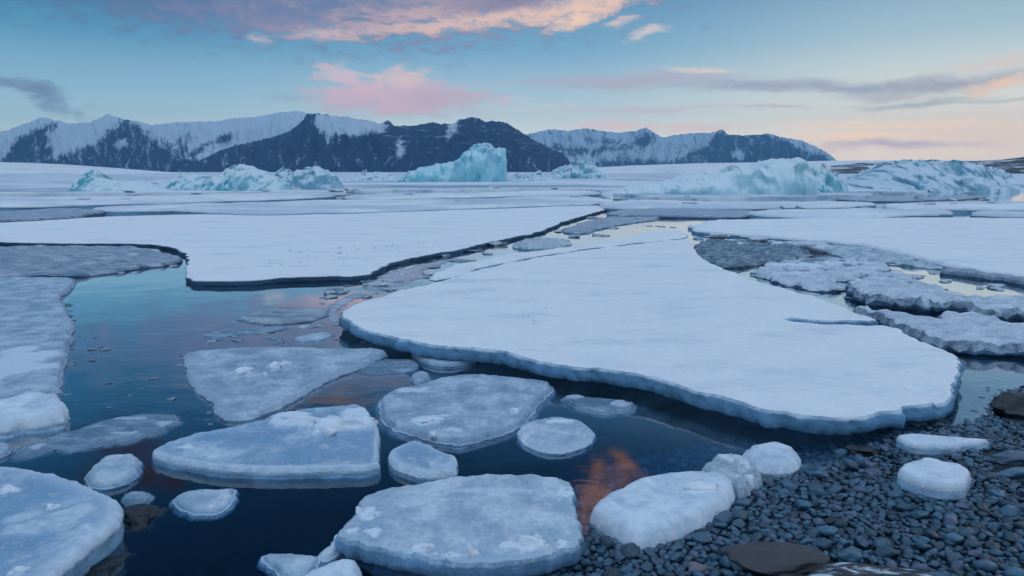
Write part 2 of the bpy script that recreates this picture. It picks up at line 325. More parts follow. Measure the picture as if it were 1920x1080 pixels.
def floe(name, label, cat, pts, top, mat, seed=1, k=0.006, jag=0.012, jscale=0.12, amp=0.006, ascale=0.25, lip=0.35, lw=0.03,
         rim=0.0, rimw=0.03, draft=0.08, out=0.01, tilt=(0, 0), bumps=(), frost_edge=0.0, group=None, chk=1, wallamp=0.012, zbase=0.0, under=0.0):
    """a floating slab of ice: outline on the plane z=top, lumpy top, rounded lip, irregular side down to -draft"""
    rng = np.random.default_rng(seed)
    P = chaikin(np.array([gp(x, y, top) for x, y in pts]), chk)
    # resample
    R = []; n = len(P)
    for i in range(n):
        a, b = P[i], P[(i + 1) % n]; L = np.hypot(*(b - a)); d = max(0.5, np.hypot(*((a + b) / 2)))
        m = max(1, int(round(L / (k * d)))); R.append(a + (b - a) * (np.arange(m) / m)[:, None])
    B = np.concatenate(R)
    nx = np.roll(B, -1, 0) - np.roll(B, 1, 0); nn = np.stack([nx[:, 1], -nx[:, 0]], 1); nn /= np.hypot(nn[:, 0], nn[:, 1])[:, None] + 1e-9
    area = 0.5 * (B[:, 0] * np.roll(B[:, 1], -1) - B[:, 1] * np.roll(B[:, 0], -1)).sum()
    if area < 0: nn = -nn
    dd = jag * 1.1 * fbm(B[:, 0] / jscale, B[:, 1] / jscale, 0, seed, 4, 0.62)
    arc = np.concatenate([[0], np.cumsum(np.hypot(*np.diff(B, axis=0).T))]); L_ = arc[-1]
    for q_, amp_ in ((1.6, 0.9), (0.55, 0.5), (0.25, 0.25)):
        ns = max(4, int(L_ / (jscale * q_))); kn = np.sort(rng.uniform(0, L_, ns)); vals = rng.uniform(-1, 1, ns)
        kn = np.concatenate([[0], kn, [L_ * 1.0001]]); vals = np.concatenate([[0], vals, [0]])
        dd = dd + jag * amp_ * np.interp(arc, kn, vals)
    B = B + nn * dd[:, None]
    # drop near duplicate boundary points
    keep = [0]
    for i in range(1, len(B)):
        q = B[keep[-1]]
        if np.hypot(*(B[i] - q)) > 0.25 * k * np.hypot(*q): keep.append(i)
    B = B[keep]
    nx = np.roll(B, -1, 0) - np.roll(B, 1, 0); nn = np.stack([nx[:, 1], -nx[:, 0]], 1); nn /= np.hypot(nn[:, 0], nn[:, 1])[:, None] + 1e-9
    if area < 0: nn = -nn
    r = np.hypot(B[:, 0], B[:, 1]); th = np.arctan2(B[:, 0], B[:, 1])
    nr = int(math.log(r.max() / max(0.3, r.min() * 0.98)) / k) + 2; nt_ = int((th.max() - th.min()) / k) + 2
    rr = max(0.3, r.min() * 0.98) * np.exp(k * np.arange(nr)); tt = th.min() + k * np.arange(nt_)
    RR, TT = np.meshgrid(rr, tt); RR = RR * np.exp(k * 0.4 * rng.uniform(-1, 1, RR.shape)); TT = TT + k * 0.4 * rng.uniform(-1, 1, TT.shape)
    I = np.stack([(RR * np.sin(TT)).ravel(), (RR * np.cos(TT)).ravel()], 1)
    I = I[(I[:, 0] > B[:, 0].min()) & (I[:, 0] < B[:, 0].max()) & (I[:, 1] > B[:, 1].min()) & (I[:, 1] < B[:, 1].max())]
    rings = [B - nn * off for off in (0.3 * lw, 0.75 * lw)]
    dI = sdf(I, B); I = I[dI > 0.9 * lw]; dI = dI[dI > 0.9 * lw]
    allp = [B, I]; alld = [np.zeros(len(B)), dI]
    for off, Q in zip((0.3 * lw, 0.75 * lw), rings):
        dq = sdf(Q, B); ok = dq > 0.85 * off; allp.append(Q[ok]); alld.append(dq[ok])
    A = np.concatenate(allp)
    nB = len(B)
    vs, es, fs, *_ = delaunay_2d_cdt([Vector(p) for p in A.tolist()], [(i, (i + 1) % nB) for i in range(nB)], [], 1, 1e-6)
    V = np.array([(v.x, v.y) for v in vs]); Dv = np.maximum(0, sdf(V, B))
    X, Y = V[:, 0], V[:, 1]; cx, cy = P.mean(0)
    z = top + tilt[0] * (X - cx) + tilt[1] * (Y - cy)
    z = z + amp * 1.6 * fbm(X / ascale, Y / ascale, 0, seed + 5, 5, 0.55)
    e = np.clip(Dv / lw, 0, 1); th_ = top - zbase
    z = z - lip * th_ * (1 - np.sqrt(np.clip(1 - (1 - e) ** 2, 0, 1)))
    z = z + rim * np.exp(-((Dv - rimw) / rimw) ** 2) * (1 + 0.8 * fbm(X / (rimw * 2), Y / (rimw * 2), 0, seed + 9, 3))
    frost = frost_edge * np.exp(-(Dv / (rimw * 1.3)) ** 2)
    for (bx, by, rx, ry, bh) in bumps:
        x0, y0 = gp(bx, by, top); x1, _ = gp(bx + rx, by, top); _, y1 = gp(bx, by - ry, top)
        q = np.hypot((X - x0) / abs(x1 - x0), (Y - y0) / abs(y1 - y0)) + 0.9 * fbm(X / (abs(x1 - x0)) * 1.3, Y / abs(x1 - x0) * 1.3, 0, seed + 31, 4)
        mk = 1 - sstep(0.55, 1.05, q); z = z + bh * mk * (1 + 0.5 * fbm(X * 18, Y * 18, 0, seed, 3)); frost = np.maximum(frost, mk * (1.5 if bh > 0.004 else 0.8))
    z = np.maximum(z, zbase + 0.25 * th_)
    wet = 0 * Dv
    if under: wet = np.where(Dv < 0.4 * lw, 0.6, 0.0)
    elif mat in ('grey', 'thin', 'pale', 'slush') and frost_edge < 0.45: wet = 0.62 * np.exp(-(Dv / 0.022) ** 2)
    bm = bmesh.new(); lf = bm.verts.layers.float.new('frost'); lwv = bm.verts.layers.float.new('wall')
    bv = []
    for i in range(len(V)):
        v = bm.verts.new((X[i], Y[i], z[i])); v[lf] = float(frost[i]); v[lwv] = float(wet[i]); bv.append(v)
    for f in fs:
        try: bm.faces.new([bv[i] for i in f])
        except ValueError: pass
    for v in [v for v in bm.verts if not v.link_faces]: bm.verts.remove(v)
    bmesh.ops.recalc_face_normals(bm, faces=bm.faces)
    if sum(f.normal.z for f in bm.faces) < 0: bmesh.ops.reverse_faces(bm, faces=bm.faces)
    edges = [ed for ed in bm.edges if ed.is_boundary]
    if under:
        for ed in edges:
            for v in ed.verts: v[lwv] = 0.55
    # outward direction per boundary vertex
    od = {}
    for ed in edges:
        a, b = ed.verts; f = ed.link_faces[0]; c = f.calc_center_median(); t = b.co - a.co
        nrm = Vector((t.y, -t.x, 0))
        if nrm.dot((a.co + b.co) / 2 - c) < 0: nrm = -nrm
        if nrm.length > 0: nrm.normalize()
        for v in (a, b): od[v] = od.get(v, Vector()) + nrm
    if under:
        nb = {}
        for ed in edges:
            a_, c_ = ed.verts; nb.setdefault(a_, []).append(c_); nb.setdefault(c_, []).append(a_)
        for v in od: od[v] = od[v].normalized() if od[v].length > 0 else od[v]
        for _ in range(25): od = {v: (od[v] + sum((od[w_] for w_ in nb[v]), Vector())).normalized() for v in od}
    zb = zbase - draft
    ztop = {v: v.co.z for v in od}
    prev = {v: v for v in od}
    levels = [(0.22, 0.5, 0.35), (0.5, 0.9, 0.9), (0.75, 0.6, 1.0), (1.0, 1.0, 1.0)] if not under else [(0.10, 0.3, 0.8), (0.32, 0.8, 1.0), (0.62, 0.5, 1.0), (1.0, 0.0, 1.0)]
    segs = [(a.verts[0], a.verts[1]) for a in edges]
    faces_dir = {}
    for li, (fr, of, wl) in enumerate(levels + [('s1', 0, 1), ('s2', 0, 1)]):
        cur = {}; vl = list(od)
        xs = np.array([v.co.x for v in vl]); ys = np.array([v.co.y for v in vl])
        nz = fbm(xs / 0.06 / (1 + th_ * 3), ys / 0.06 / (1 + th_ * 3), li * 0.9, seed + 77, 3, 0.6)
        for j, v in enumerate(vl):
            d = od[v]; d = d.normalized() if d.length > 0 else d
            t0 = ztop[v]
            if fr == 's1': zz = zbase - draft * 0.4; o_ = out * 1.6 - under
            elif fr == 's2': zz = zb; o_ = out * 0.3 - under
            else:
                zz = t0 + (zbase + 0.002 - t0) * fr; o_ = out * of - under * max(0.0, (fr - 0.62) / 0.38)
            w = v.co + d * (o_ + wallamp * float(nz[j])); w.z = zz
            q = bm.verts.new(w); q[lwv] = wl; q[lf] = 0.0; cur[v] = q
        for a, b in segs:
            try:
                f = bm.faces.new([prev[a], prev[b], cur[b], cur[a]])
            except ValueError: continue
        prev = cur
    rem = [e_ for e_ in bm.edges if e_.is_boundary]
    bmesh.ops.holes_fill(bm, edges=rem, sides=0)
    bmesh.ops.recalc_face_normals(bm, faces=bm.faces)
    o = link_bm(name, bm, M[mat] if isinstance(mat, str) else mat, loc=(cx, cy, zbase))
    tag(o, label, cat, group); FLOES.append(o)
    return o
FLOES = []

# ------------------------------------------------------------------ shore, bed and water
SHORE_PX = [(1020, 1110), (1075, 1068), (1120, 1018), (1210, 1024), (1290, 998), (1370, 950), (1440, 912), (1500, 897), (1560, 884), (1620, 868),
            (1665, 845), (1700, 820), (1780, 805), (1860, 799), (1880, 775), (1900, 745), (1960, 730), (2300, 700)]
shore_poly = np.array([gp(x, y) for x, y in SHORE_PX] + [(6, 0.5), (6, -3), (0.1, -3)])
def ground(X, Y):
    P = np.stack([np.ravel(X), np.ravel(Y)], 1).astype(float); d = sdf(P, shore_poly)
    g = np.where(d > 0, 0.07 * d, 0.20 * d)
    g = np.maximum(g, -1.3) + 0.012 * fbm(P[:, 0] * 2.5, P[:, 1] * 2.5, 0, 3, 4)
    return g.reshape(np.shape(X))
def axis(lim, s0, q):
    a = [0.0]; s = s0
    while a[-1] < lim: a.append(a[-1] + s); s *= q
    return np.array([-v for v in a[:0:-1]] + a)
ax = axis(9500, 0.05, 1.045)
GX, GY = np.meshgrid(ax + 0.8, ax + 3.0)
zz = ground(GX, GY)
o = mesh_arrays('shore', np.stack([GX.ravel(), GY.ravel(), zz.ravel()], 1), grid_faces(*GX.shape), M['bed']); tag(o, kind='structure')

def water():
    a2 = axis(9300, 2.0, 1.35); X, Y = np.meshgrid(a2, a2 + 3.0)
    nr, nc = X.shape
    top = np.stack([X.ravel(), Y.ravel(), 0 * X.ravel()], 1); bot = top.copy(); bot[:, 2] = -2.0
    f = grid_faces(nr, nc); N = nr * nc
    loop = list(range(nc)) + [r * nc + nc - 1 for r in range(1, nr)] + [(nr - 1) * nc + c for c in range(nc - 2, -1, -1)] + [r * nc for r in range(nr - 2, 0, -1)]
    side = [(loop[i], loop[i] + N, loop[(i + 1) % len(loop)] + N, loop[(i + 1) % len(loop)]) for i in range(len(loop))]
    Fc = np.concatenate([f, (f + N)[:, ::-1], np.array(side)])
    o = mesh_arrays('water', np.concatenate([top, bot]), Fc, M['water'], smooth=False); tag(o, kind='structure')
water()

# ------------------------------------------------------------------ mountains and far land
def in_poly(px, py, poly):
    return sdf(np.stack([px, py], 1), np.array(poly, float))
def mountain(name, ridge, d0, depth, mat, rocks=(), snows=(), bands=(), base=None, soft=22, nc=800, nr=56, rug=1.0, seed=1, prof=0.8, jag=1.5, all_rock=0.0):
    rx = np.array([p[0] for p in ridge], float); ry = np.array([p[1] for p in ridge], float)
    px = np.linspace(rx[0], rx[-1], nc); py = np.interp(px, rx, ry) + jag * fbm(px / 14, 0 * px, 0, seed, 5, 0.72) * 2.0
    az = np.arctan((px - 960) / F / cP)
    v = np.concatenate([np.linspace(0, 1, nr), np.linspace(1, 1.6, 8)[1:]])
    PX, Vv = np.meshgrid(px, v)
    tanel = (HOR - py) / F * 1.0
    D = d0 + depth * Vv
    # exact: elevation above the horizon seen at the ridge distance (plane Y = D)
    ang = np.arctan((540 - py) / F) - PITCH
    Hr = np.maximum(0.0, H + np.tan(ang) * (d0 + depth))
    g = np.where(Vv <= 1, np.clip(Vv, 0, 1) ** prof, np.clip(1 - (Vv - 1) / 0.6, 0, 1))
    X = (PX - 960) / F * D / (cP + 0 * D)
    nz = fbm(PX / 40, Vv * 2.2, 0, seed + 3, 5, 0.55); rg = 1 - 2 * abs(fbm(PX / 26 + 0.8 * Vv, Vv * 1.3, 2, seed + 8, 4, 0.5))
    wob = np.sin(np.clip(Vv, 0, 1) * PI)
    Z = Hr[None, :] * (g + rug * wob * (0.10 * nz + 0.10 * (rg - 0.6)))
    Z = np.maximum(Z, -0.5); Z[0] = -3; Z[-1] = -3
    X = X + wob * depth * 0.02 * nz
    ux, uy = proj(X, D, Z)
    ux = ux.ravel(); uy = uy.ravel()
    wx = ux + 9 * fbm(ux / 22, uy / 14, 1, seed + 21, 4, 0.6); wy = uy + 6 * fbm(ux / 22, uy / 14, 5, seed + 22, 4, 0.6)
    rock = np.full(len(ux), all_rock)
    for pl in rocks: rock = np.maximum(rock, 0.5 + np.clip(in_poly(wx, wy, pl) / soft, -0.5, 0.32))
    for pl in snows: rock = np.minimum(rock, 0.5 - np.clip(in_poly(wx, wy, pl) / (soft * .7), -0.5, 0.5))
    band = np.zeros(len(ux))
    for pl in bands: band = np.maximum(band, np.clip(in_poly(wx, wy, pl) / 14, 0, 1))
    V3 = np.stack([X.ravel(), D.ravel(), Z.ravel()], 1)
    uv = np.stack([ux / 60.0, uy / 60.0], 1)
    o = mesh_arrays(name, V3, grid_faces(len(v), nc), mat, {'rock': rock, 'band': band}, uv)
    tag(o, kind='structure'); return o

mountain('mountain', [(-700, 275), (-300, 262), (-150, 268), (-60, 262), (0, 254), (50, 244), (88, 230), (112, 220), (120, 219), (136, 226), (165, 232), (200, 229), (222, 219), (232, 214), (244, 218), (262, 223), (290, 228),
     (312, 236), (345, 230), (380, 228), (420, 228), (460, 222), (500, 219), (540, 211), (575, 208), (600, 213), (640, 219), (700, 226), (760, 240)],
     5200, 1500, M['mountain'], seed=3, jag=1.4, rug=1.2, all_rock=0.05,
     rocks=[[(-50, 330), (0, 300), (30, 264), (62, 245), (95, 230), (118, 221), (100, 240), (90, 252), (92, 268), (96, 288), (60, 310), (60, 330)],
            [(60, 330), (95, 296), (130, 290), (160, 276), (190, 262), (213, 238), (232, 220), (262, 243), (300, 272), (345, 297), (380, 330)],
            [(332, 292), (336, 262), (344, 268), (350, 255), (350, 292)], [(-10, 330), (-10, 299), (400, 299), (400, 330)], [(300, 262), (330, 280), (345, 292), (325, 290), (300, 272)], [(350, 290), (380, 272), (430, 252), (440, 256), (400, 272), (360, 298)]],
     snows=[[(210, 276), (224, 262), (238, 258), (240, 266), (226, 274)]])
mountain('mountain', [(352, 324), (372, 309), (400, 297), (430, 282), (465, 271), (500, 264), (535, 254), (562, 245), (580, 228), (592, 214), (615, 213), (640, 217), (670, 220), (700, 226),
     (718, 236), (730, 228), (738, 226), (748, 236), (775, 236), (800, 233), (818, 229), (832, 232), (855, 231), (868, 223), (885, 219), (900, 221), (912, 229), (935, 226), (950, 231),
     (972, 244), (1000, 263), (1030, 279), (1052, 288), (1063, 300), (1074, 324)],
     4300, 900, M['mountain'], seed=8, jag=1.8, rug=1.3, all_rock=0.92, prof=0.75,
     snows=[[(588, 212), (640, 214), (700, 224), (728, 236), (712, 247), (690, 250), (668, 257), (640, 252), (615, 250), (596, 246), (590, 232)],
            [(742, 262), (758, 262), (757, 292), (748, 296)], [(840, 225), (866, 222), (850, 248), (838, 262)], [(610, 245), (620, 245), (620, 270), (612, 268)]],
     bands=[[(700, 225), (1010, 225), (1040, 300), (800, 300), (700, 290)]])
mountain('mountain', [(960, 262), (985, 252), (1010, 246), (1038, 242), (1062, 246), (1090, 240), (1112, 244), (1150, 249), (1180, 246), (1202, 239), (1215, 248), (1230, 257), (1262, 252),
     (1300, 249), (1318, 249), (1338, 243), (1352, 252), (1380, 254), (1408, 252), (1424, 250), (1440, 256), (1480, 262), (1508, 274), (1534, 287), (1548, 299), (1560, 318)],
     7600, 1400, M['mountain_far'], seed=14, jag=1.2, rug=1.5, all_rock=0.22,
     rocks=[[(1000, 275), (1040, 268), (1090, 280), (1180, 272), (1190, 280), (1090, 290), (1020, 285)], [(1100, 262), (1150, 262), (1160, 268), (1110, 268)], [(1188, 270), (1205, 252), (1222, 248), (1230, 262), (1212, 272)], [(1225, 330), (1265, 300), (1288, 286), (1315, 280), (1330, 262), (1346, 248), (1440, 250), (1600, 318), (1600, 330)],
            [(1060, 312), (1130, 300), (1200, 296), (1260, 300), (1260, 330), (1060, 330)]],
     snows=[[(1374, 290), (1380, 280), (1394, 286), (1398, 298), (1382, 302)]])
# low snowy land on both sides of the lagoon
def bank(name, prof_, d0, depth, mat, seed):
    rx = np.array([p[0] for p in prof_], float); ry = np.array([p[1] for p in prof_], float)
    px = np.linspace(rx[0], rx[-1], 260); py = np.interp(px, rx, ry) + 0.5 * fbm(px / 25, 0 * px, 0, seed, 5, 0.6)
    v = np.linspace(0, 1.3, 26); PX, Vv = np.meshgrid(px, v); D = d0 + depth * Vv
    Hr = H + np.tan(np.arctan((540 - py) / F) - PITCH) * (d0 + depth)
    g = np.where(Vv <= 1, np.clip(Vv, 0, 1) ** 0.85, 1 - (Vv - 1) * 3.2)
    Z = np.maximum(Hr, 0.0)[None] * g + 0.05 * Hr[None] * fbm(PX / 30, Vv * 5, 0, seed + 1, 4) * np.sin(np.clip(Vv, 0, 1) * PI)
    Z[0] = -2; Z = np.maximum(Z, -2)
    X = (PX - 960) / F * D / cP
    o = mesh_arrays(name, np.stack([X.ravel(), D.ravel(), Z.ravel()], 1), grid_faces(len(v), len(px)), mat); tag(o, kind='structure')
bank('snow_slope', [(-900, 290), (-300, 297), (0, 303), (80, 305), (160, 309), (240, 315), (320, 321.5), (400, 327)], 520, 420, M['bank'], 5)
bank('snow_bank', [(1030, 325), (1075, 319), (1110, 314), (1180, 310), (1300, 306), (1420, 304), (1550, 301), (1700, 300.5), (1850, 301), (2100, 298), (2700, 292)], 700, 500, M['bank'], 9)
bank('moraine', [(1540, 310), (1600, 305), (1700, 303), (1800, 302), (1850, 299), (1890, 294), (1920, 291), (2000, 287), (2200, 283), (2600, 285)], 560, 120, M['bank_dark'], 12)

# the continuous pack of snowed-over ice beyond the last open leads
def pack():
    pts = [(-900, 368), (-300, 366), (0, 366), (60, 364), (180, 364), (420, 363), (640, 362), (700, 360), (850, 358), (1000, 356), (1110, 357), (1140, 366), (1250, 374), (1500, 373), (1600, 368), (1700, 364), (1780, 357), (1850, 352), (1920, 351), (2300, 352), (2900, 350)]
    near = [gp(x, y + 1.5 * math.sin(x * .05)) for x, y in pts]
    rows = []
    nx = 240; xs = np.linspace(-900, 2900, nx); yb = np.interp(xs, [p[0] for p in pts], [p[1] for p in pts]) + 2.0 * fbm(xs / 60, 0 * xs, 0, 4, 5, 0.6)
    a = np.array([gp(x, y) for x, y in zip(xs, yb)])
    R = np.hypot(a[:, 0], a[:, 1]); q = np.concatenate([[1.0, 1.0], np.geomspace(1.002, 60, 40)])
    X = a[:, 0][None] * q[:, None]; Y = a[:, 1][None] * q[:, None]
    Z = 0.13 + 0.07 * fbm(X / 14, Y / 9, 0, 6, 4); Z = Z * 1.0; Z[0] = -0.3; Z[1] = 0.12
    ok = 1
    o = mesh_arrays('ice_sheet', np.stack([X.ravel(), Y.ravel(), Z.ravel()], 1), grid_faces(*X.shape), M['pack']); tag(o, kind='structure')
pack()
# ------------------------------------------------------------------ ice floes
FL = 'ice floe'
floe('ice_floe', 'largest snow covered floe, pointed at its left tip, with a thick broken front edge', FL,
     [(636, 588), (662, 570), (720, 553), (800, 533), (860, 516), (930, 497), (1010, 482), (1090, 469), (1180, 459), (1250, 450), (1288, 448), (1300, 462), (1308, 478), (1340, 496),
      (1380, 512), (1420, 528), (1480, 543), (1540, 560), (1590, 580), (1632, 593), (1648, 600), (1560, 601), (1476, 595), (1472, 600), (1560, 608), (1658, 609), (1690, 619), (1720, 635), (1752, 646), (1778, 656), (1798, 666), (1798, 690), (1790, 715),
      (1780, 742), (1752, 755), (1700, 760), (1678, 768), (1640, 777), (1570, 783), (1500, 778), (1440, 766), (1390, 752), (1330, 737), (1280, 722), (1240, 710), (1180, 699), (1100, 688),
      (1050, 684), (990, 671), (930, 657), (890, 655), (800, 645), (740, 633), (690, 618), (652, 604)],
     0.165, 'snow', 1, under=0.20, k=0.0056, jag=0.018, jscale=0.16, amp=0.015, ascale=0.35, lip=0.10, lw=0.03, draft=0.06, out=0.02, wallamp=0.04,
     bumps=[(1015, 625, 10, 4, -0.008), (972, 655, 14, 3, -0.008), (1740, 735, 30, 22, -0.03), (1720, 700, 20, 14, 0.01)])
floe('ice_floe', 'thin grey ledge of wet ice under the front left rim of the largest floe', FL,
     [(770, 655), (800, 636), (850, 634), (900, 640), (925, 645), (930, 655), (905, 668), (880, 677), (830, 682), (798, 676), (782, 664)], 0.045, 'grey', 2, k=0.005, jag=0.008, draft=0.05)
floe('ice_floe', 'wide flat snow floe in the upper left with a dark undercut front edge', FL,
     [(348, 521), (344, 505), (347, 490), (356, 479), (335, 466), (290, 458), (240, 456), (150, 456), (60, 455), (0, 453), (-160, 452), (-420, 450), (-420, 425), (-100, 420), (0, 417), (90, 413),
      (170, 407), (300, 403), (400, 401), (520, 402), (640, 400), (740, 396), (860, 391), (1000, 387), (1120, 384), (1140, 392), (1100, 402), (1050, 418), (1000, 437), (965, 444), (930, 452),
      (850, 470), (780, 482), (730, 491), (712, 503), (690, 514), (660, 518), (600, 518), (540, 521), (480, 526), (420, 528), (370, 526)],
     0.08, 'snow_dark', 3, under=0.04, k=0.0080, jag=0.06, jscale=0.4, amp=0.008, ascale=1.5, lip=0.12, lw=0.05, draft=0.12, out=-0.02, wallamp=0.04,
     bumps=[(560, 492, 10, 3, 0.03), (640, 490, 8, 2, 0.03), (475, 505, 6, 2, 0.025), (700, 480, 9, 2, 0.03), (720, 486, 8, 2, 0.03), (520, 500, 7, 2, 0.02), (595, 416, 40, 3, -0.03), (450, 494, 8, 2, 0.02)])
floe('ice_floe', 'slushy striped floe at the left edge, behind the calm open water', FL,
     [(-200, 462), (0, 461), (120, 461), (230, 462), (290, 466), (325, 475), (338, 488), (300, 494), (255, 499), (205, 508), (120, 513), (0, 516), (-200, 518)],
     0.06, 'slush', 4, k=0.006, jag=0.05, jscale=0.25, amp=0.05, ascale=0.35, lip=0.5, lw=0.06, draft=0.06, out=0.03)
floe('ice_floe', 'frosty grey floe at the left edge beside the calm open water', FL,
     [(-260, 521), (0, 520), (90, 519), (142, 519), (132, 535), (104, 552), (118, 572), (136, 598), (128, 640), (112, 690), (112, 722), (90, 726), (60, 735), (0, 748), (-260, 800)],
     0.07, 'grey', 5, k=0.0055, jag=0.02, jscale=0.15, amp=0.008, lip=0.6, lw=0.05, draft=0.10, out=0.02, bumps=[(-20, 700, 95, 55, 0.02), (40, 660, 30, 14, 0.012)])
floe('ice_floe', 'thick lumpy white floe end at the left edge with a dark green underside', FL,
     [(-260, 780), (-80, 752), (0, 745), (35, 738), (70, 728), (105, 732), (121, 748), (120, 766), (100, 775), (50, 778), (0, 786), (-120, 800), (-260, 840)],
     0.12, 'white', 6, k=0.0045, jag=0.02, jscale=0.1, amp=0.014, ascale=0.12, lip=0.6, lw=0.07, draft=0.10, out=0.0, frost_edge=0.8, wallamp=0.02)
floe('ice_floe', 'grey teardrop shaped floe dusted with frost carrying two small snow lumps', FL,
     [(343, 664), (368, 657), (430, 652), (500, 650), (570, 650), (640, 653), (705, 651), (730, 657), (705, 670), (665, 688), (612, 706), (560, 737), (520, 758), (482, 775), (440, 781),
      (410, 775), (398, 762), (400, 747), (372, 728), (355, 708), (352, 685)],
     0.045, 'grey', 7, k=0.0042, jag=0.02, jscale=0.09, amp=0.004, ascale=0.1, lip=0.7, lw=0.03, draft=0.05, out=0.012, frost_edge=0.5, rim=0.002,
     bumps=[(455, 697, 16, 8, 0.022), (520, 688, 15, 9, 0.022), (538, 684, 10, 6, 0.016), (497, 704, 5, 3, 0.012), (430, 666, 30, 6, 0.0015), (650, 668, 40, 8, 0.0015)])
floe('ice_floe', 'half moon slab with a smooth blue face and a white ridge on its right', FL,
     [(280, 849), (305, 835), (345, 819), (420, 804), (480, 792), (520, 778), (580, 766), (640, 762), (672, 758), (690, 775), (703, 792), (712, 808), (709, 835), (708, 858), (714, 868), (695, 876),
      (600, 879), (500, 879), (420, 876), (365, 870), (315, 860)],
     0.055, 'blue', 8, k=0.004, jag=0.01, jscale=0.08, amp=0.003, ascale=0.2, lip=0.45, lw=0.02, draft=0.06, out=0.005, rim=0.010, rimw=0.022, frost_edge=0.95, wallamp=0.006,
     bumps=[(640, 800, 70, 14, 0.035), (560, 796, 70, 10, 0.03), (600, 812, 30, 7, 0.03), (670, 778, 40, 12, 0.02), (540, 780, 60, 7, 0.015), (350, 838, 18, 5, 0.006)])
floe('ice_floe', 'rounded grey floe in the dark channel with one pale snow patch near its front', FL,
     [(716, 762), (720, 738), (748, 727), (795, 718), (828, 706), (880, 699), (940, 703), (990, 709), (1030, 713), (1034, 724), (1008, 745), (996, 762), (978, 786), (930, 808), (872, 822),
      (825, 820), (775, 803), (735, 793), (722, 778)],
     0.05, 'grey', 9, k=0.0042, jag=0.014, jscale=0.1, amp=0.005, ascale=0.15, lip=0.7, lw=0.04, draft=0.05, out=0.03, frost_edge=0.35, rim=0.004,
     bumps=[(800, 788, 48, 12, 0.008), (770, 731, 38, 7, 0.005), (880, 712, 60, 5, 0.003), (965, 770, 10, 8, 0.006), (810, 812, 8, 5, 0.01), (850, 806, 20, 6, 0.005)])
floe('ice_floe', 'small oval floe with a thick white rim around a blue centre', FL,
     [(725, 852), (742, 838), (775, 826), (800, 832), (828, 846), (860, 858), (858, 868), (852, 882), (832, 889), (798, 891), (760, 880), (735, 868)],
     0.05, 'blue', 10, k=0.004, jag=0.008, jscale=0.06, amp=0.003, lip=0.55, lw=0.03, draft=0.04, out=0.004, rim=0.014, rimw=0.035, frost_edge=1.0, wallamp=0.006)
floe('ice_floe', 'small round frosted floe alone in the dark water below the big snow floe', FL,
     [(968, 801), (995, 784), (1045, 776), (1090, 784), (1114, 803), (1108, 820), (1080, 834), (1040, 840), (1000, 831), (975, 816)],
     0.045, 'pale', 11, k=0.004, jag=0.008, jscale=0.06, amp=0.005, ascale=0.08, lip=0.8, lw=0.05, draft=0.04, out=0.012, frost_edge=0.6, bumps=[(985, 818, 10, 8, 0.008), (1050, 790, 30, 5, 0.006)])
floe('ice_floe', 'thin dark floe with a white lump on its right end near the largest floe', FL,
     [(1054, 744), (1078, 739), (1110, 744), (1150, 747), (1188, 754), (1186, 766), (1160, 770), (1132, 773), (1100, 766), (1065, 754)],
     0.022, 'thin', 12, k=0.004, jag=0.01, jscale=0.06, amp=0.004, lip=0.7, lw=0.02, draft=0.03, out=0.02, bumps=[(1164, 757, 22, 7, 0.012), (1076, 744, 20, 4, 0.008)])
floe('ice_floe', 'big oval frosted floe front and centre with a thick underwater edge', FL,
     [(628, 1004), (648, 985), (668, 955), (674, 935), (715, 918), (760, 910), (830, 896), (900, 887), (970, 886), (1020, 888), (1050, 898), (1074, 906), (1080, 928), (1074, 952), (1084, 975),
      (1097, 1005), (1084, 1022), (1035, 1040), (960, 1053), (880, 1056), (800, 1046), (735, 1031), (680, 1015), (645, 1010)],
     0.11, 'pale', 13, under=0.05, k=0.0036, jag=0.014, jscale=0.07, amp=0.004, ascale=0.12, lip=0.16, lw=0.022, draft=0.06, out=0.008, rim=0.003, frost_edge=0.4, wallamp=0.012,
     bumps=[(985, 1025, 48, 14, 0.010), (1000, 1015, 20, 8, 0.012), (795, 1030, 28, 12, 0.010), (850, 1045, 22, 7, 0.012), (885, 1042, 14, 8, 0.016), (690, 965, 22, 14, 0.006), (700, 998, 20, 10, 0.005),
            (1058, 925, 20, 14, 0.006), (800, 937, 70, 5, 0.003), (930, 920, 120, 6, 0.003), (1055, 1022, 14, 10, 0.006), (660, 998, 14, 10, 0.006)])
floe('ice_floe', 'smooth pale lozenge shaped floe half grounded on the pebbles', FL,
     [(1102, 945), (1124, 921), (1160, 905), (1200, 887), (1240, 879), (1300, 874), (1355, 879), (1384, 896), (1374, 915), (1352, 938), (1325, 955), (1275, 980), (1235, 993), (1195, 997), (1165, 985), (1130, 966)],
     0.095, 'white', 14, k=0.0036, jag=0.007, jscale=0.08, amp=0.004, ascale=0.14, lip=0.75, lw=0.06, draft=0.05, out=0.004, wallamp=0.005, zbase=0.0,
     bumps=[(1310, 916, 48, 12, 0.010), (1190, 935, 30, 12, 0.003), (1148, 945, 8, 6, 0.005)])
floe('ice_floe', 'knobbly translucent lump of ice wedged behind the pale lozenge floe', FL,
     [(1312, 866), (1345, 849), (1390, 846), (1420, 866), (1430, 885), (1415, 900), (1390, 914), (1372, 908), (1355, 895), (1325, 880)],
     0.07, 'brash', 15, k=0.0038, jag=0.012, jscale=0.05, amp=0.014, ascale=0.06, lip=0.8, lw=0.05, draft=0.05, out=0.0, bumps=[(1395, 872, 12, 10, 0.02), (1360, 860, 15, 8, 0.02), (1405, 895, 12, 8, 0.015)])
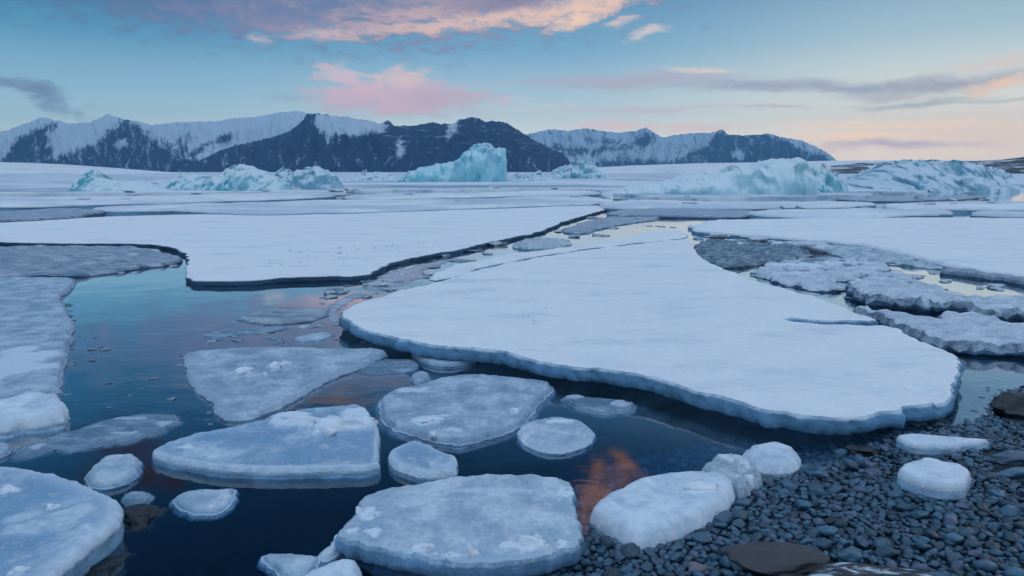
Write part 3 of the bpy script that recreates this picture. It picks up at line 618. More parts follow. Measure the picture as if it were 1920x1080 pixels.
floe('ice_floe', 'rounded pale blue ice block at the water line left of the wedge of ice', FL,
     [(1388, 843), (1410, 826), (1455, 820), (1488, 830), (1504, 848), (1496, 862), (1475, 870), (1435, 869), (1408, 860)],
     0.07, 'white', 16, k=0.0038, jag=0.006, jscale=0.07, amp=0.006, lip=0.8, lw=0.07, draft=0.03, out=0.004, wallamp=0.005)
floe('ice_floe', 'narrow wedge of white ice lying on the pebbles beneath the largest floe right end', FL,
     [(1676, 814), (1712, 809), (1765, 815), (1820, 819), (1860, 821), (1835, 826), (1806, 829), (1802, 834), (1760, 834), (1705, 830)],
     0.09, 'white', 17, k=0.0038, jag=0.004, jscale=0.06, amp=0.004, lip=0.5, lw=0.025, draft=0.03, out=0.002, wallamp=0.004, zbase=0.045)
floe('ice_floe', 'smooth white block of ice sitting on the pebbles away from the water', FL,
     [(1682, 874), (1700, 860), (1735, 858), (1762, 862), (1800, 866), (1822, 879), (1817, 893), (1812, 903), (1770, 904), (1725, 896), (1698, 886)],
     0.145, 'white', 18, k=0.0034, jag=0.005, jscale=0.06, amp=0.004, lip=0.55, lw=0.035, draft=0.02, out=0.0, wallamp=0.004, zbase=0.07, bumps=[(1742, 862, 16, 4, 0.014)])
floe('ice_floe', 'large pale blue floe filling the bottom left corner with a whitish sloping rim', FL,
     [(-420, 860), (-120, 862), (0, 869), (50, 875), (105, 884), (155, 903), (200, 917), (226, 934), (231, 950), (222, 972), (195, 1000), (150, 1028), (122, 1050), (95, 1085), (60, 1120), (0, 1180), (-420, 1300)],
     0.13, 'blue', 19, k=0.004, jag=0.010, jscale=0.09, amp=0.006, ascale=0.2, lip=0.3, lw=0.05, draft=0.12, out=-0.01, rim=0.006, rimw=0.06, frost_edge=0.95, wallamp=0.01,
     bumps=[(15, 920, 24, 8, 0.006), (100, 950, 12, 6, 0.008), (35, 1075, 24, 10, 0.01), (110, 965, 90, 22, 0.002)])
floe('ice_floe', 'small whitish ice lump touching the top of the bottom left floe', FL,
     [(160, 881), (178, 862), (195, 848), (225, 846), (250, 844), (264, 858), (262, 875), (245, 890), (215, 899), (185, 903), (168, 898)],
     0.05, 'pale', 20, k=0.004, jag=0.009, jscale=0.06, amp=0.008, ascale=0.08, lip=0.8, lw=0.05, draft=0.04, out=0.01)
floe('ice_floe', 'small shell shaped grey floe in the dark water right of the bottom left floe', FL,
     [(326, 930), (345, 917), (385, 911), (410, 913), (436, 908), (438, 926), (424, 944), (400, 953), (365, 953), (340, 943)],
     0.035, 'pale', 21, k=0.004, jag=0.009, jscale=0.06, amp=0.005, lip=0.9, lw=0.05, draft=0.03, out=0.02)
floe('ice_floe', 'pointed shard of dull ice at the bottom edge left of the big oval floe', FL,
     [(493, 1036), (512, 1031), (555, 1036), (596, 1038), (590, 1060), (570, 1090), (540, 1080), (515, 1058)],
     0.03, 'pale', 22, k=0.0038, jag=0.006, jscale=0.05, amp=0.004, lip=0.8, lw=0.04, draft=0.04, out=0.02)
floe('ice_floe', 'pale chunk cut by the bottom edge left of the big oval floe', FL,
     [(548, 1090), (575, 1066), (610, 1050), (650, 1040), (674, 1048), (676, 1075), (670, 1110), (630, 1150), (560, 1130)],
     0.06, 'white', 23, k=0.0038, jag=0.005, jscale=0.05, amp=0.004, lip=0.5, lw=0.04, draft=0.05, out=0.01)
floe('ice_chunk', 'tiny pale sliver of ice between the big oval floe and the bottom edge', 'ice chunk',
     [(596, 1036), (606, 1024), (630, 1014), (636, 1018), (628, 1034), (608, 1043)], 0.03, 'white', 24, k=0.004, jag=0.002, lip=0.7, lw=0.02, draft=0.02)
floe('ice_chunk', 'tiny bright ice crumb at the left tip of the big oval floe', 'ice chunk',
     [(621, 1003), (636, 994), (650, 996), (648, 1010), (630, 1010)], 0.05, 'white', 25, k=0.004, jag=0.004, lip=0.7, lw=0.02, draft=0.02)
floe('ice_floe', 'thin dim floe under the pointed end of the teardrop shaped floe', FL,
     [(668, 694), (690, 680), (720, 673), (765, 671), (784, 680), (774, 693), (730, 699), (700, 702)], 0.012, 'thin', 26, k=0.004, jag=0.010, lip=0.8, lw=0.03, draft=0.03, out=0.02)
floe('ice_chunk', 'small round ice chunk right of the thin dim floe', 'ice chunk',
     [(768, 704), (778, 696), (798, 693), (807, 703), (798, 714), (778, 716)], 0.03, 'grey', 27, k=0.004, jag=0.006, lip=0.8, lw=0.03, draft=0.03, out=0.01)
floe('ice_floe', 'thin broken slush plate low in the left water above the bottom left floe', FL,
     [(40, 848), (85, 822), (130, 810), (190, 795), (240, 782), (300, 778), (332, 788), (318, 802), (250, 822), (190, 832), (130, 838), (80, 850)],
     0.010, 'thin', 28, k=0.0045, jag=0.05, jscale=0.16, amp=0.012, ascale=0.12, lip=0.8, lw=0.03, draft=0.02, out=0.03, bumps=[(305, 795, 20, 6, 0.012), (240, 812, 30, 4, 0.008), (70, 838, 20, 5, 0.01), (230, 785, 50, 3, 0.006)])
floe('ice_chunk', 'small ice chunk cut by the left edge above the bottom left floe', 'ice chunk',
     [(-30, 836), (-10, 828), (15, 826), (24, 832), (14, 846), (-10, 854)], 0.03, 'pale', 29, k=0.004, jag=0.006, lip=0.8, lw=0.03, draft=0.03)
floe('ice_floe', 'flat slushy floe left of the pointed tip of the largest floe', FL,
     [(447, 598), (470, 585), (500, 573), (560, 575), (610, 577), (618, 588), (590, 600), (540, 604), (480, 606)], 0.02, 'slush', 30, k=0.0045, jag=0.04, jscale=0.14, amp=0.012, lip=0.8, lw=0.04, draft=0.03, out=0.02)
floe('ice_floe', 'small white streak of a floe just above the teardrop shaped floe', FL,
     [(548, 634), (575, 624), (612, 620), (628, 626), (605, 634), (570, 639)], 0.02, 'pale', 31, k=0.0045, jag=0.01, lip=0.8, lw=0.03, draft=0.03)
floe('ice_floe', 'faint narrow strip of slush in the open water left of the teardrop shaped floe top', FL,
     [(375, 628), (410, 618), (460, 612), (520, 611), (545, 616), (500, 622), (440, 629), (395, 634)], 0.008, 'thin', 32, k=0.0045, jag=0.03, lip=0.8, lw=0.03, draft=0.02)
floe('ice_floe', 'dim half sunken ice floe beside the small whitish lump in the bottom left', FL,
     [(225, 934), (240, 920), (270, 918), (288, 930), (270, 942), (245, 946)], 0.015, 'thin', 33, k=0.0045, jag=0.012, lip=0.8, lw=0.03, draft=0.03)
# thin new ice along the crack behind the largest floe
floe('ice_floe', 'thin pale strip of new ice along the back edge of the largest floe', FL,
     [(805, 525), (812, 508), (850, 497), (905, 486), (960, 474), (1040, 466), (1110, 455), (1180, 443), (1240, 430), (1280, 432), (1292, 444), (1250, 447), (1180, 455), (1090, 465), (1010, 478), (930, 492), (860, 511)],
     0.04, 'snow', 34, k=0.006, jag=0.06, jscale=0.3, amp=0.01, lip=0.7, lw=0.05, draft=0.05, out=0.02)
floe('ice_floe', 'dark green edged slush floe in the crack between the two largest snow floes', FL,
     [(955, 458), (985, 447), (1030, 444), (1070, 447), (1072, 455), (1040, 462), (990, 463)], 0.08, 'brash', 35, k=0.006, jag=0.05, jscale=0.3, amp=0.02, lip=0.6, lw=0.08, draft=0.05)
floe('ice_floe', 'long grey slush floe at the far end of the crack between the two largest floes', FL,
     [(1050, 433), (1080, 420), (1130, 406), (1190, 400), (1250, 402), (1230, 410), (1190, 416), (1130, 424), (1090, 436)], 0.05, 'slush', 36, k=0.007, jag=0.10, jscale=0.6, amp=0.02, lip=0.7, lw=0.1, draft=0.05)
floe('ice_floe', 'low glossy sheet of skim ice in the near end of the long crack', FL,
     [(705, 524), (735, 508), (790, 496), (850, 486), (800, 503), (790, 522), (740, 536), (700, 545), (680, 538)], 0.012, 'skim', 61, k=0.005, jag=0.06, jscale=0.2, amp=0.006, lip=0.7, lw=0.04, draft=0.03)
floe('ice_floe', 'small glossy patch of skim ice at the left tip of the largest floe', FL,
     [(612, 575), (640, 556), (672, 548), (690, 552), (655, 566), (632, 582), (640, 600), (622, 604)], 0.010, 'skim', 62, k=0.005, jag=0.05, jscale=0.2, amp=0.006, lip=0.7, lw=0.04, draft=0.03)
# right hand side
floe('ice_floe', 'broad snow sheet reaching the right edge behind the tangle of dark slush', FL,
     [(1285, 424), (1330, 412), (1420, 410), (1600, 408), (1760, 407), (1920, 408), (2100, 410), (2500, 415), (2500, 560), (2100, 535), (1960, 522), (1905, 514), (1850, 506), (1800, 500), (1745, 484), (1700, 470),
      (1640, 460), (1590, 452), (1500, 446), (1400, 438), (1330, 434)],
     0.13, 'snow', 37, k=0.0085, jag=0.12, jscale=0.6, amp=0.012, ascale=1.0, lip=0.4, lw=0.1, draft=0.12, wallamp=0.03, bumps=[(1600, 438, 120, 3, -0.04), (1700, 434, 60, 2, -0.04), (1420, 424, 60, 2, -0.03)])
floe('ice_floe', 'dark glassy slab of rubble ice behind the notch of the largest floe', FL,
     [(1302, 478), (1306, 462), (1320, 452), (1345, 447), (1400, 452), (1450, 456), (1500, 464), (1525, 472), (1505, 481), (1440, 488), (1380, 498), (1345, 496)],
     0.07, 'dark_ice', 38, k=0.0055, jag=0.10, jscale=0.2, amp=0.05, ascale=0.13, lip=0.6, lw=0.06, draft=0.05, wallamp=0.03)
floe('ice_floe', 'rough grey floe right of the dark rubble ice', FL,
     [(1400, 508), (1440, 495), (1500, 486), (1570, 484), (1640, 488), (1680, 498), (1650, 506), (1600, 516), (1560, 524), (1590, 538), (1540, 540), (1480, 530)],
     0.06, 'lumpy', 39, k=0.0055, jag=0.09, jscale=0.25, amp=0.045, ascale=0.12, lip=0.6, lw=0.06, draft=0.05, bumps=[(1500, 500, 60, 5, 0.03), (1600, 495, 50, 4, 0.03)])
floe('ice_floe', 'narrow broken slush floe along the front of the broad right hand snow sheet', FL,
     [(1530, 462), (1580, 456), (1650, 464), (1710, 478), (1760, 490), (1800, 502), (1730, 500), (1680, 490), (1610, 484), (1560, 476)],
     0.05, 'brash', 40, k=0.0055, jag=0.09, jscale=0.3, amp=0.04, ascale=0.3, lip=0.6, lw=0.06, draft=0.05)
floe('ice_floe', 'dark fronted slush ridge touching the right edge under the broad snow sheet', FL,
     [(1755, 503), (1800, 500), (1850, 508), (1900, 515), (1980, 524), (2200, 545), (2200, 556), (1980, 534), (1920, 524), (1860, 514), (1800, 508)],
     0.10, 'slush', 41, k=0.0055, jag=0.04, jscale=0.3, amp=0.03, lip=0.5, lw=0.06, draft=0.06)
floe('ice_floe', 'long lumpy floe at the right with a dark underside and a bright pool behind it', FL,
     [(1585, 530), (1605, 515), (1650, 508), (1685, 506), (1712, 522), (1755, 536), (1800, 549), (1835, 557), (1880, 553), (1960, 549), (2200, 560), (2200, 600), (1980, 590), (1920, 584), (1860, 578),
      (1820, 572), (1780, 562), (1740, 561), (1690, 558), (1640, 553), (1600, 546)],
     0.16, 'lumpy', 42, under=0.06, k=0.005, jag=0.10, jscale=0.20, amp=0.055, ascale=0.12, lip=0.5, lw=0.08, draft=0.06, wallamp=0.04)
floe('ice_floe', 'smooth long floe at the right edge beside the right shoulder of the largest floe', FL,
     [(1592, 569), (1640, 577), (1700, 582), (1745, 592), (1765, 580), (1780, 572), (1800, 583), (1850, 588), (1900, 600), (1980, 612), (2200, 640), (2200, 690), (1980, 648), (1910, 642), (1850, 640), (1790, 638),
      (1740, 626), (1700, 610), (1650, 592)],
     0.14, 'lumpy', 43, under=0.08, k=0.005, jag=0.06, jscale=0.2, amp=0.035, ascale=0.13, lip=0.6, lw=0.10, draft=0.10, wallamp=0.02)

# far sheets: long narrow floes seen edge-on
def sheet(label, pts, top=0.22, mat='farsnow', seed=1, k=0.012, jag=0.3, group=None, amp=0.03, lip=0.25):
    return floe('ice_floe', label, FL, pts, top, mat, seed, k=k, jag=jag, jscale=1.8, amp=amp, ascale=2.5, lip=lip, lw=0.15, draft=0.15, out=0.05, wallamp=0.05, chk=2, group=group)
sheet('long thin snow floe directly behind the wide upper left floe, between two dark leads', [(150, 391), (230, 385), (340, 382), (440, 379), (640, 374), (800, 373), (950, 370), (1060, 366), (1150, 372), (1130, 379), (1000, 383), (860, 387), (640, 394), (500, 396), (380, 393), (280, 390)], seed=51)
sheet('far narrow snow floe in front of the low left ice rubble', [(-500, 372), (-100, 370), (100, 368), (240, 366), (420, 364), (560, 361), (640, 363), (600, 368), (440, 374), (300, 378), (200, 380), (60, 384), (-100, 386), (-500, 388)], seed=52)
sheet('grey stained floe at the left edge between two dark leads', [(-500, 408), (-100, 396), (30, 393), (120, 389), (200, 393), (160, 402), (60, 408), (-100, 414), (-500, 420)], 0.15, 'slush', seed=53)
sheet('narrow floe strip between the turquoise berg and the long thin snow floe', [(640, 366), (720, 362), (860, 360), (1000, 357), (1110, 356), (1130, 362), (1040, 364), (900, 367), (760, 371), (660, 371)], seed=54)
sheet('long snow floe in front of the wide pale green berg', [(1120, 380), (1180, 374), (1300, 376), (1420, 378), (1560, 376), (1640, 380), (1580, 386), (1400, 387), (1260, 386), (1150, 388)], seed=55)
sheet('flat floe left of centre right of the long crack, streaked with slush', [(1130, 396), (1200, 391), (1320, 391), (1400, 394), (1440, 400), (1360, 405), (1240, 403), (1150, 402)], 0.12, 'slush', seed=56)
sheet('bright snow floe behind the broad right hand sheet', [(1400, 396), (1480, 391), (1620, 390), (1760, 391), (1800, 396), (1700, 402), (1560, 404), (1440, 402)], seed=57)
sheet('snow floe at the right edge below the flat blue berg', [(1640, 384), (1720, 378), (1860, 376), (2000, 377), (2400, 378), (2400, 394), (2000, 392), (1840, 389), (1700, 390)], seed=58)
sheet('thin floe at the right edge between two pools', [(1810, 399), (1880, 395), (2000, 396), (2400, 400), (2400, 410), (2000, 405), (1880, 404)], 0.15, 'farsnow', seed=59)
sheet('grey slush floe in front of the right end of the pale green berg', [(1560, 371), (1640, 367), (1760, 368), (1860, 366), (1800, 372), (1680, 375), (1600, 375)], 0.12, 'slush', seed=60)

# ------------------------------------------------------------------ loose broken ice
def chunk_protos(n, mat, seed, flat=0.35, cap=0.55):
    out = []
    for i in range(n):
        bm = bmesh.new(); bmesh.ops.create_icosphere(bm, subdivisions=3, radius=1.0)
        P = np.array([v.co[:] for v in bm.verts]); s = seed + i * 13
        gq = np.random.default_rng(s); cut = gq.normal(size=(9, 3)); cut[:, 2] *= 0.4; cut /= np.linalg.norm(cut, axis=1)[:, None]
        for cd_, d_ in zip(cut, gq.uniform(0.35, 0.85, 9)): P = P - 0.95 * np.maximum(0, P @ cd_ - d_)[:, None] * cd_
        rr = 1 + 0.75 * fbm(P[:, 0] * 1.1, P[:, 1] * 1.1, P[:, 2] * 1.1 + i * 5, s, 4, 0.55)
        rr = np.minimum(rr, 1.1)
        for v, p, r in zip(bm.verts, P, rr):
            v.co = (p[0] * r * 1.25, p[1] * r * 0.8, float(np.clip(p[2] * r, -0.6, cap)) * flat)
        me = bpy.data.meshes.new('ice_chunk'); bm.to_mesh(me); bm.free(); me.materials.append(M[mat]); me.polygons.foreach_set('use_smooth', [True] * len(me.polygons))
        at = me.attributes.new('frost', 'FLOAT', 'POINT'); at.data.foreach_set('value', [0.4 if v.co.z > 0.1 * flat else 0 for v in me.vertices])
        out.append(me)
    return out
def scatter(protos, region, n, size, label, group, seed, z=0.0, name='ice_chunk', cat='ice chunk'):
    """size in photo pixels at the spot, turned into metres there"""
    rng = random.Random(seed); poly = np.array(region, float); x0, y0 = poly.min(0); x1, y1 = poly.max(0); c = 0
    while c < n:
        px, py = rng.uniform(x0, x1), rng.uniform(y0, y1)
        if sdf(np.array([[px, py]]), poly)[0] < 0: continue
        X, Y = gp(px, py); d = math.hypot(X, Y, H); s = rng.uniform(*size) * d / F / 2 * (1.6 if rng.random() < 0.15 else 1)
        o = bpy.data.objects.new(name, rng.choice(protos)); COL.objects.link(o)
        o.location = (X, Y, z + 0.05 * s); o.scale = (s, s * rng.uniform(0.8, 2.2), s * rng.uniform(0.5, 1.0)); o.rotation_euler = (0, 0, rng.uniform(0, 6.28))
        tag(o, label, cat, group); c += 1
PW = chunk_protos(6, 'snowlump', 900, 1.0, 0.95)
def lumps(key, top, items):
    """snow lumps frozen onto one floe: its parts"""
    fl = next(o for o in FLOES if o['label'].startswith(key)); q = random.Random(len(key))
    for i, (px, py, rx, ry, h) in enumerate(items):
        X, Y = gp(px, py, top); x1, _ = gp(px + rx, py, top); _, y1 = gp(px, py - ry, top)
        o = bpy.data.objects.new('snow_lump', PW[(i * 5 + len(key)) % 6]); COL.objects.link(o)
        o.parent = fl; o.location = (X - fl.location.x, Y - fl.location.y, top + 0.25 * h - fl.location.z); o.scale = (abs(x1 - X) / 1.1, abs(y1 - Y) / 0.85, h * 1.6)
        o.rotation_euler = (0, 0, q.uniform(-0.3, 0.3))
lumps('grey teardrop', 0.045, [(455, 697, 16, 8, 0.03), (518, 689, 12, 9, 0.03), (534, 686, 14, 8, 0.028), (497, 704, 5, 3, 0.015)])
lumps('rounded grey floe', 0.05, [(806, 788, 42, 10, 0.014), (812, 817, 8, 4, 0.014), (966, 770, 7, 6, 0.012)])
lumps('big oval', 0.11, [(990, 1024, 34, 9, 0.022), (1002, 1016, 16, 7, 0.026), (795, 1032, 22, 9, 0.016), (846, 1044, 16, 5, 0.02), (883, 1043, 10, 6, 0.026), (700, 968, 10, 6, 0.012), (672, 960, 8, 7, 0.012)])
lumps('smooth pale lozenge', 0.095, [(1305, 916, 42, 9, 0.016)])
lumps('half moon', 0.055, [(640, 803, 60, 8, 0.04), (575, 800, 60, 6, 0.034), (612, 812, 26, 6, 0.034), (690, 796, 24, 8, 0.03)])
lumps('large pale blue', 0.13, [(98, 951, 9, 5, 0.012), (15, 918, 22, 6, 0.01), (36, 1074, 18, 8, 0.02)])
PB = chunk_protos(5, 'brash', 100); PL = chunk_protos(5, 'lumpy', 700, 0.5); PD = chunk_protos(4, 'dark_ice', 200, 0.3); PT = chunk_protos(4, 'thin', 300, 0.12)
scatter(PT + PB[:1], [(600, 560), (640, 530), (700, 515), (735, 495), (850, 473), (940, 455), (1000, 445), (960, 468), (900, 484), (810, 505), (800, 528), (700, 552), (640, 585), (620, 610)], 45, (8, 36),
        'small wet ice fragment in the narrow crack between the two largest floes', 'ice fragments in the crack', 1)
scatter(PB + PT, [(1020, 440), (1080, 418), (1140, 398), (1250, 392), (1300, 410), (1280, 428), (1180, 440), (1100, 452), (1060, 460)], 30, (8, 34),
        'small ice fragment at the far end of the crack behind the largest floe', 'ice fragments at the far end of the crack', 2)
scatter(PD + PB, [(1300, 460), (1320, 436), (1420, 442), (1540, 452), (1620, 462), (1600, 480), (1500, 484), (1420, 500), (1345, 494)], 24, (10, 40),
        'rough ice lump in the dark rubble behind the notch of the largest floe', 'ice lumps in the dark rubble', 3)
scatter(PL, [(1310, 452), (1330, 440), (1450, 446), (1560, 462), (1540, 474), (1420, 468), (1340, 462)], 14, (14, 44),
        'pale snowy lump among the dark rubble behind the notch of the largest floe', 'pale lumps in the dark rubble', 15, z=0.05)
scatter(PB + PT, [(1400, 520), (1460, 500), (1600, 490), (1720, 490), (1800, 505), (1700, 500), (1590, 520), (1580, 545), (1600, 562), (1520, 548)], 30, (10, 34),
        'grey ice fragment in the slush between the largest floe and the right hand sheet', 'ice fragments in the right hand slush', 4)
scatter(PD, [(130, 600), (135, 720), (150, 790), (330, 770), (400, 800), (380, 640), (440, 612), (360, 610), (230, 660)], 24, (4, 15),
        'thin dark sliver of ice floating in the calm water left of the teardrop floe', 'thin ice slivers in the calm water', 5)
scatter(PT + PB[:2], [(380, 640), (450, 610), (600, 606), (640, 600), (700, 640), (600, 645), (480, 645)], 34, (5, 24),
        'small slushy fragment floating just behind the teardrop floe', 'slush fragments behind the teardrop floe', 6)
scatter(PD, [(104, 560), (128, 568), (142, 600), (138, 650), (122, 700), (125, 745), (112, 740), (112, 690), (128, 640), (134, 600)], 26, (4, 14),
        'dark ice crumb along the right edge of the frosty left floe', 'dark crumbs along the left floe', 7)
scatter(PB + PT, [(200, 500), (330, 484), (345, 500), (300, 508), (200, 514)], 14, (8, 26), 'small ice fragment off the right end of the slushy striped floe', 'ice fragments by the striped floe', 8)
scatter(PB, [(1040, 356), (1140, 372), (1300, 388), (1420, 390), (1640, 392), (1300, 404), (1180, 396), (1100, 380)], 20, (10, 40), 'distant low lump of ice between the far floes right of centre', 'distant ice lumps', 9)
scatter(chunk_protos(4, 'white', 400, 0.8), [(470, 500), (560, 480), (700, 470), (840, 462), (900, 456), (905, 460), (800, 478), (730, 486), (700, 500), (660, 512), (520, 515)], 46, (1.5, 5),
        'snow crumb lying near the front right edge of the wide upper left floe', 'snow crumbs on the upper left floe', 11, z=0.15, name='snow_crumb', cat='snow crumb')
scatter(chunk_protos(3, 'white', 500, 0.8), [(950, 640), (1010, 615), (1040, 600), (1060, 605), (1020, 640), (980, 660)], 9, (2, 5),
        'snow crumb near the front edge of the largest floe', 'snow crumbs on the largest floe', 12, z=0.2, name='snow_crumb', cat='snow crumb')
scatter(PL, [(1600, 540), (1650, 512), (1700, 510), (1800, 545), (1900, 560), (1900, 575), (1800, 552), (1700, 555)], 22, (12, 34),
        'snowy ice lump on the long lumpy floe at the right', 'snowy lumps on the long right hand floe', 13, z=0.13)
scatter(PL, [(1420, 505), (1500, 492), (1640, 492), (1600, 510), (1500, 530), (1440, 515)], 16, (12, 36),
        'snowy ice lump on the rough grey floe right of the dark rubble', 'snowy lumps on the rough grey floe', 14, z=0.06)
scatter(PD, [(1660, 790), (1792, 792), (1790, 800), (1660, 802)], 5, (10, 22), 'dark ice lump in the shadow under the right end of the largest floe', 'dark lumps under the largest floe', 10)

for reg, n, s in (([(60, 372), (700, 352), (1120, 350), (1100, 380), (640, 392), (200, 396)], 16, 21), ([(1150, 372), (1900, 360), (1900, 402), (1300, 405), (1180, 392)], 24, 22), ([(180, 350), (640, 346), (640, 362), (180, 366)], 14, 23)):
    scatter(PL, reg, n, (7, 24), ['low snowy block on the far ice left of the long crack', 'low snowy block on the far ice in front of the green berg', 'low snowy block at the foot of the left ice rubble'][s - 21],
            ['blocks on the far left ice', 'blocks on the far right ice', 'blocks below the left rubble'][s - 21], s, z=0.2, name='ice_block', cat='ice block')
# ------------------------------------------------------------------ icebergs
def iceberg(label, base, prof_, depth, mat, seed, rough=0.25, nc=150, nr=44, cliff=1.0, facet=0.35, group=None, sc=1.0, FR=0.8):
    """outline given as (x, y) along the skyline, waterline at row 'base'; built as a lump 'depth' metres deep"""
    D0 = gp(960, base)[1]; Dr = D0 + 0.42 * depth
    rx = np.array([p[0] for p in prof_], float); ry = np.array([p[1] for p in prof_], float)
    px = np.linspace(rx[0], rx[-1], nc); py = np.interp(px, rx, ry)
    ang = np.arctan((540 - py) / F) - PITCH; Hc = np.maximum(0.0, H + np.tan(ang) * Dr)
    Wd = (rx[-1] - rx[0]) / F * D0
    Hc = Hc * (1 + 0.10 * fbm(px / 9, 0 * px, 0, seed, 4))
    xw = (px - 960) / F / cP * Dr
    v = np.linspace(0, 1, nr); X, Vv = np.meshgrid(xw, v); Hm = np.tile(Hc, (nr, 1)); hmax = Hc.max()
    # footprint narrows to the ends
    foot = np.sqrt(np.clip(Hc / hmax, 0.02, 1)) ** 0.7
    Y = D0 + 0.42 * depth + (Vv - 0.42) * depth * foot[None]
    w = np.where(Vv < 0.42, Vv / 0.42, (1 - Vv) / 0.58)
    g = 1 - (1 - np.clip(w, 0, 1)) ** (2.2 * cliff)
    n1 = fbm(X / (2.2 * sc), Y / (2.0 * sc), 0, seed + 1, 5, 0.55)
    n2 = 1 - 2.2 * abs(fbm(X / (3.2 * sc), Y / (2.6 * sc), 3, seed + 2, 4, 0.5))
    Z = Hm * (g + facet * w * (1 - 0.55 * w) * (n2 - 0.5) + rough * np.sin(w * PI) * n1)
    qg = np.random.default_rng(seed * 7 + 1); nc_ = 26; sx = qg.uniform(X.min(), X.max(), nc_); sy = qg.uniform(Y.min(), Y.max(), nc_); tl = qg.normal(size=(nc_, 2)) * 0.30; off_ = qg.uniform(-0.08, 0.10, nc_)
    wx_ = X + 0.5 * sc * fbm(X / sc, Y / sc, 4, seed + 12, 3); wy_ = Y + 0.5 * sc * fbm(X / sc, Y / sc, 8, seed + 13, 3)
    ds = (wx_[..., None] - sx) ** 2 + (wy_[..., None] - sy) ** 2; ci = ds.argmin(-1)
    Z = Z + np.sin(np.clip(w, 0, 1) * PI * 0.5) * np.clip(Hm / hmax, 0, 1) * (off_[ci] * hmax + tl[ci, 0] * (X - sx[ci]) + tl[ci, 1] * (Y - sy[ci])) * FR
    Z = Z + 0.10 * hmax * rough * fbm(X * 1.6, Y * 1.6, 0, seed + 4, 3)
    k = fbm(X / (1.3 * sc), Z / (1.0 * sc), 7, seed + 5, 4, 0.6)
    Y = Y - 0.10 * depth * k * np.clip(Hm / hmax, 0, 1); X = X + 0.05 * depth * fbm(X / 1.1, Z / 0.9, 2, seed + 6, 3)
    Z = np.where((Vv == 0) | (Vv == 1), -0.3, Z); Z[:, 0] = -0.3; Z[:, -1] = -0.3; Z = np.maximum(Z, -0.3)
    c = np.array([xw.mean(), Dr, 0])
    V = np.stack([X.ravel(), Y.ravel(), Z.ravel()], 1) - c
    o = mesh_arrays('iceberg', V, grid_faces(nr, nc), M[mat]); o.location = c; tag(o, label, 'iceberg', group); return o

iceberg('tall turquoise iceberg with a vertical cliff at its right end, before the dark mountain', 343,
        [(735, 343), (760, 334), (775, 322), (800, 315), (830, 310), (855, 303), (872, 290), (885, 280), (900, 275), (920, 274), (940, 276), (947, 279), (949, 300), (951, 330), (953, 343)], 14, 'berg_tall', 5, rough=0.08, facet=0.30, cliff=1.6, sc=1.8, FR=0.3)
iceberg('small rounded pale berg just right of the tall turquoise iceberg', 336,
        [(1010, 336), (1030, 325), (1045, 316), (1065, 308), (1080, 303), (1098, 307), (1115, 317), (1135, 332), (1145, 336)], 14, 'berg_dull', 6, rough=0.3, sc=1.6)
iceberg('low white broken ice between the tall turquoise iceberg and the small pale berg', 340, [(945, 340), (960, 332), (975, 326), (990, 328), (1010, 327), (1030, 334), (1050, 340)], 9, 'berg_dull', 7, rough=0.5)
iceberg('humped turquoise berg in the middle of the left ice rubble', 361,
        [(395, 361), (408, 345), (425, 330), (445, 320), (460, 312), (470, 309), (485, 314), (500, 320), (512, 322), (525, 330), (545, 345), (560, 361)], 7, 'berg', 8, rough=0.15, facet=0.25, FR=0.25)
iceberg('leftmost jagged berg of the left ice rubble', 362, [(170, 362), (176, 348), (182, 328), (192, 324), (205, 334), (225, 338), (250, 342), (275, 341), (300, 347), (325, 353), (345, 362)], 6, 'berg', 9, rough=0.35, facet=0.45, FR=0.4)
iceberg('low jumbled berg with blue hollows between the leftmost and the humped berg', 360, [(290, 360), (305, 350), (325, 344), (345, 336), (370, 328), (395, 333), (410, 338), (425, 348), (440, 360)], 6, 'berg', 10, rough=0.4, facet=0.45, FR=0.4)
iceberg('long low white berg at the right end of the left ice rubble', 359, [(510, 359), (525, 335), (540, 324), (560, 330), (580, 320), (600, 316), (615, 322), (635, 330), (648, 348), (655, 359)], 6, 'berg_dull', 11, rough=0.5, facet=0.6)
iceberg('wide pale green berg with a rounded dome, in the right half', 369,
        [(1115, 369), (1140, 358), (1165, 352), (1190, 345), (1215, 344), (1240, 341), (1270, 332), (1300, 328), (1330, 326), (1360, 316), (1385, 312), (1400, 314), (1418, 308), (1432, 300), (1450, 297), (1468, 299),
         (1480, 306), (1488, 320), (1493, 340), (1500, 356), (1512, 369)], 9, 'berg_light', 12, rough=0.15, facet=0.25, cliff=1.5, sc=1.3, FR=0.3)
iceberg('smaller blue block adjoining the right end of the wide pale green berg', 364, [(1482, 364), (1486, 340), (1490, 322), (1505, 317), (1525, 316), (1545, 322), (1556, 335), (1562, 345), (1578, 352), (1590, 364)], 6, 'berg', 13, rough=0.35, sc=1.0)
iceberg('flat blue grey berg at the far right with a low crest', 361,
        [(1560, 361), (1580, 345), (1605, 335), (1630, 322), (1655, 310), (1680, 306), (1710, 308), (1735, 302), (1760, 304), (1785, 312), (1810, 325), (1835, 340), (1860, 352), (1880, 361)], 16, 'berg_dull', 14, rough=0.25, facet=0.35, sc=1.6, FR=0.35)
iceberg('small faint berg behind the far right berg', 334, [(1790, 334), (1805, 322), (1830, 317), (1850, 320), (1865, 334)], 12, 'berg_dull', 15, rough=0.4)
iceberg('low distant white lump of ice left of the tall turquoise iceberg', 339, [(640, 339), (670, 331), (700, 328), (730, 330), (770, 339)], 12, 'berg_dull', 16, rough=0.4)

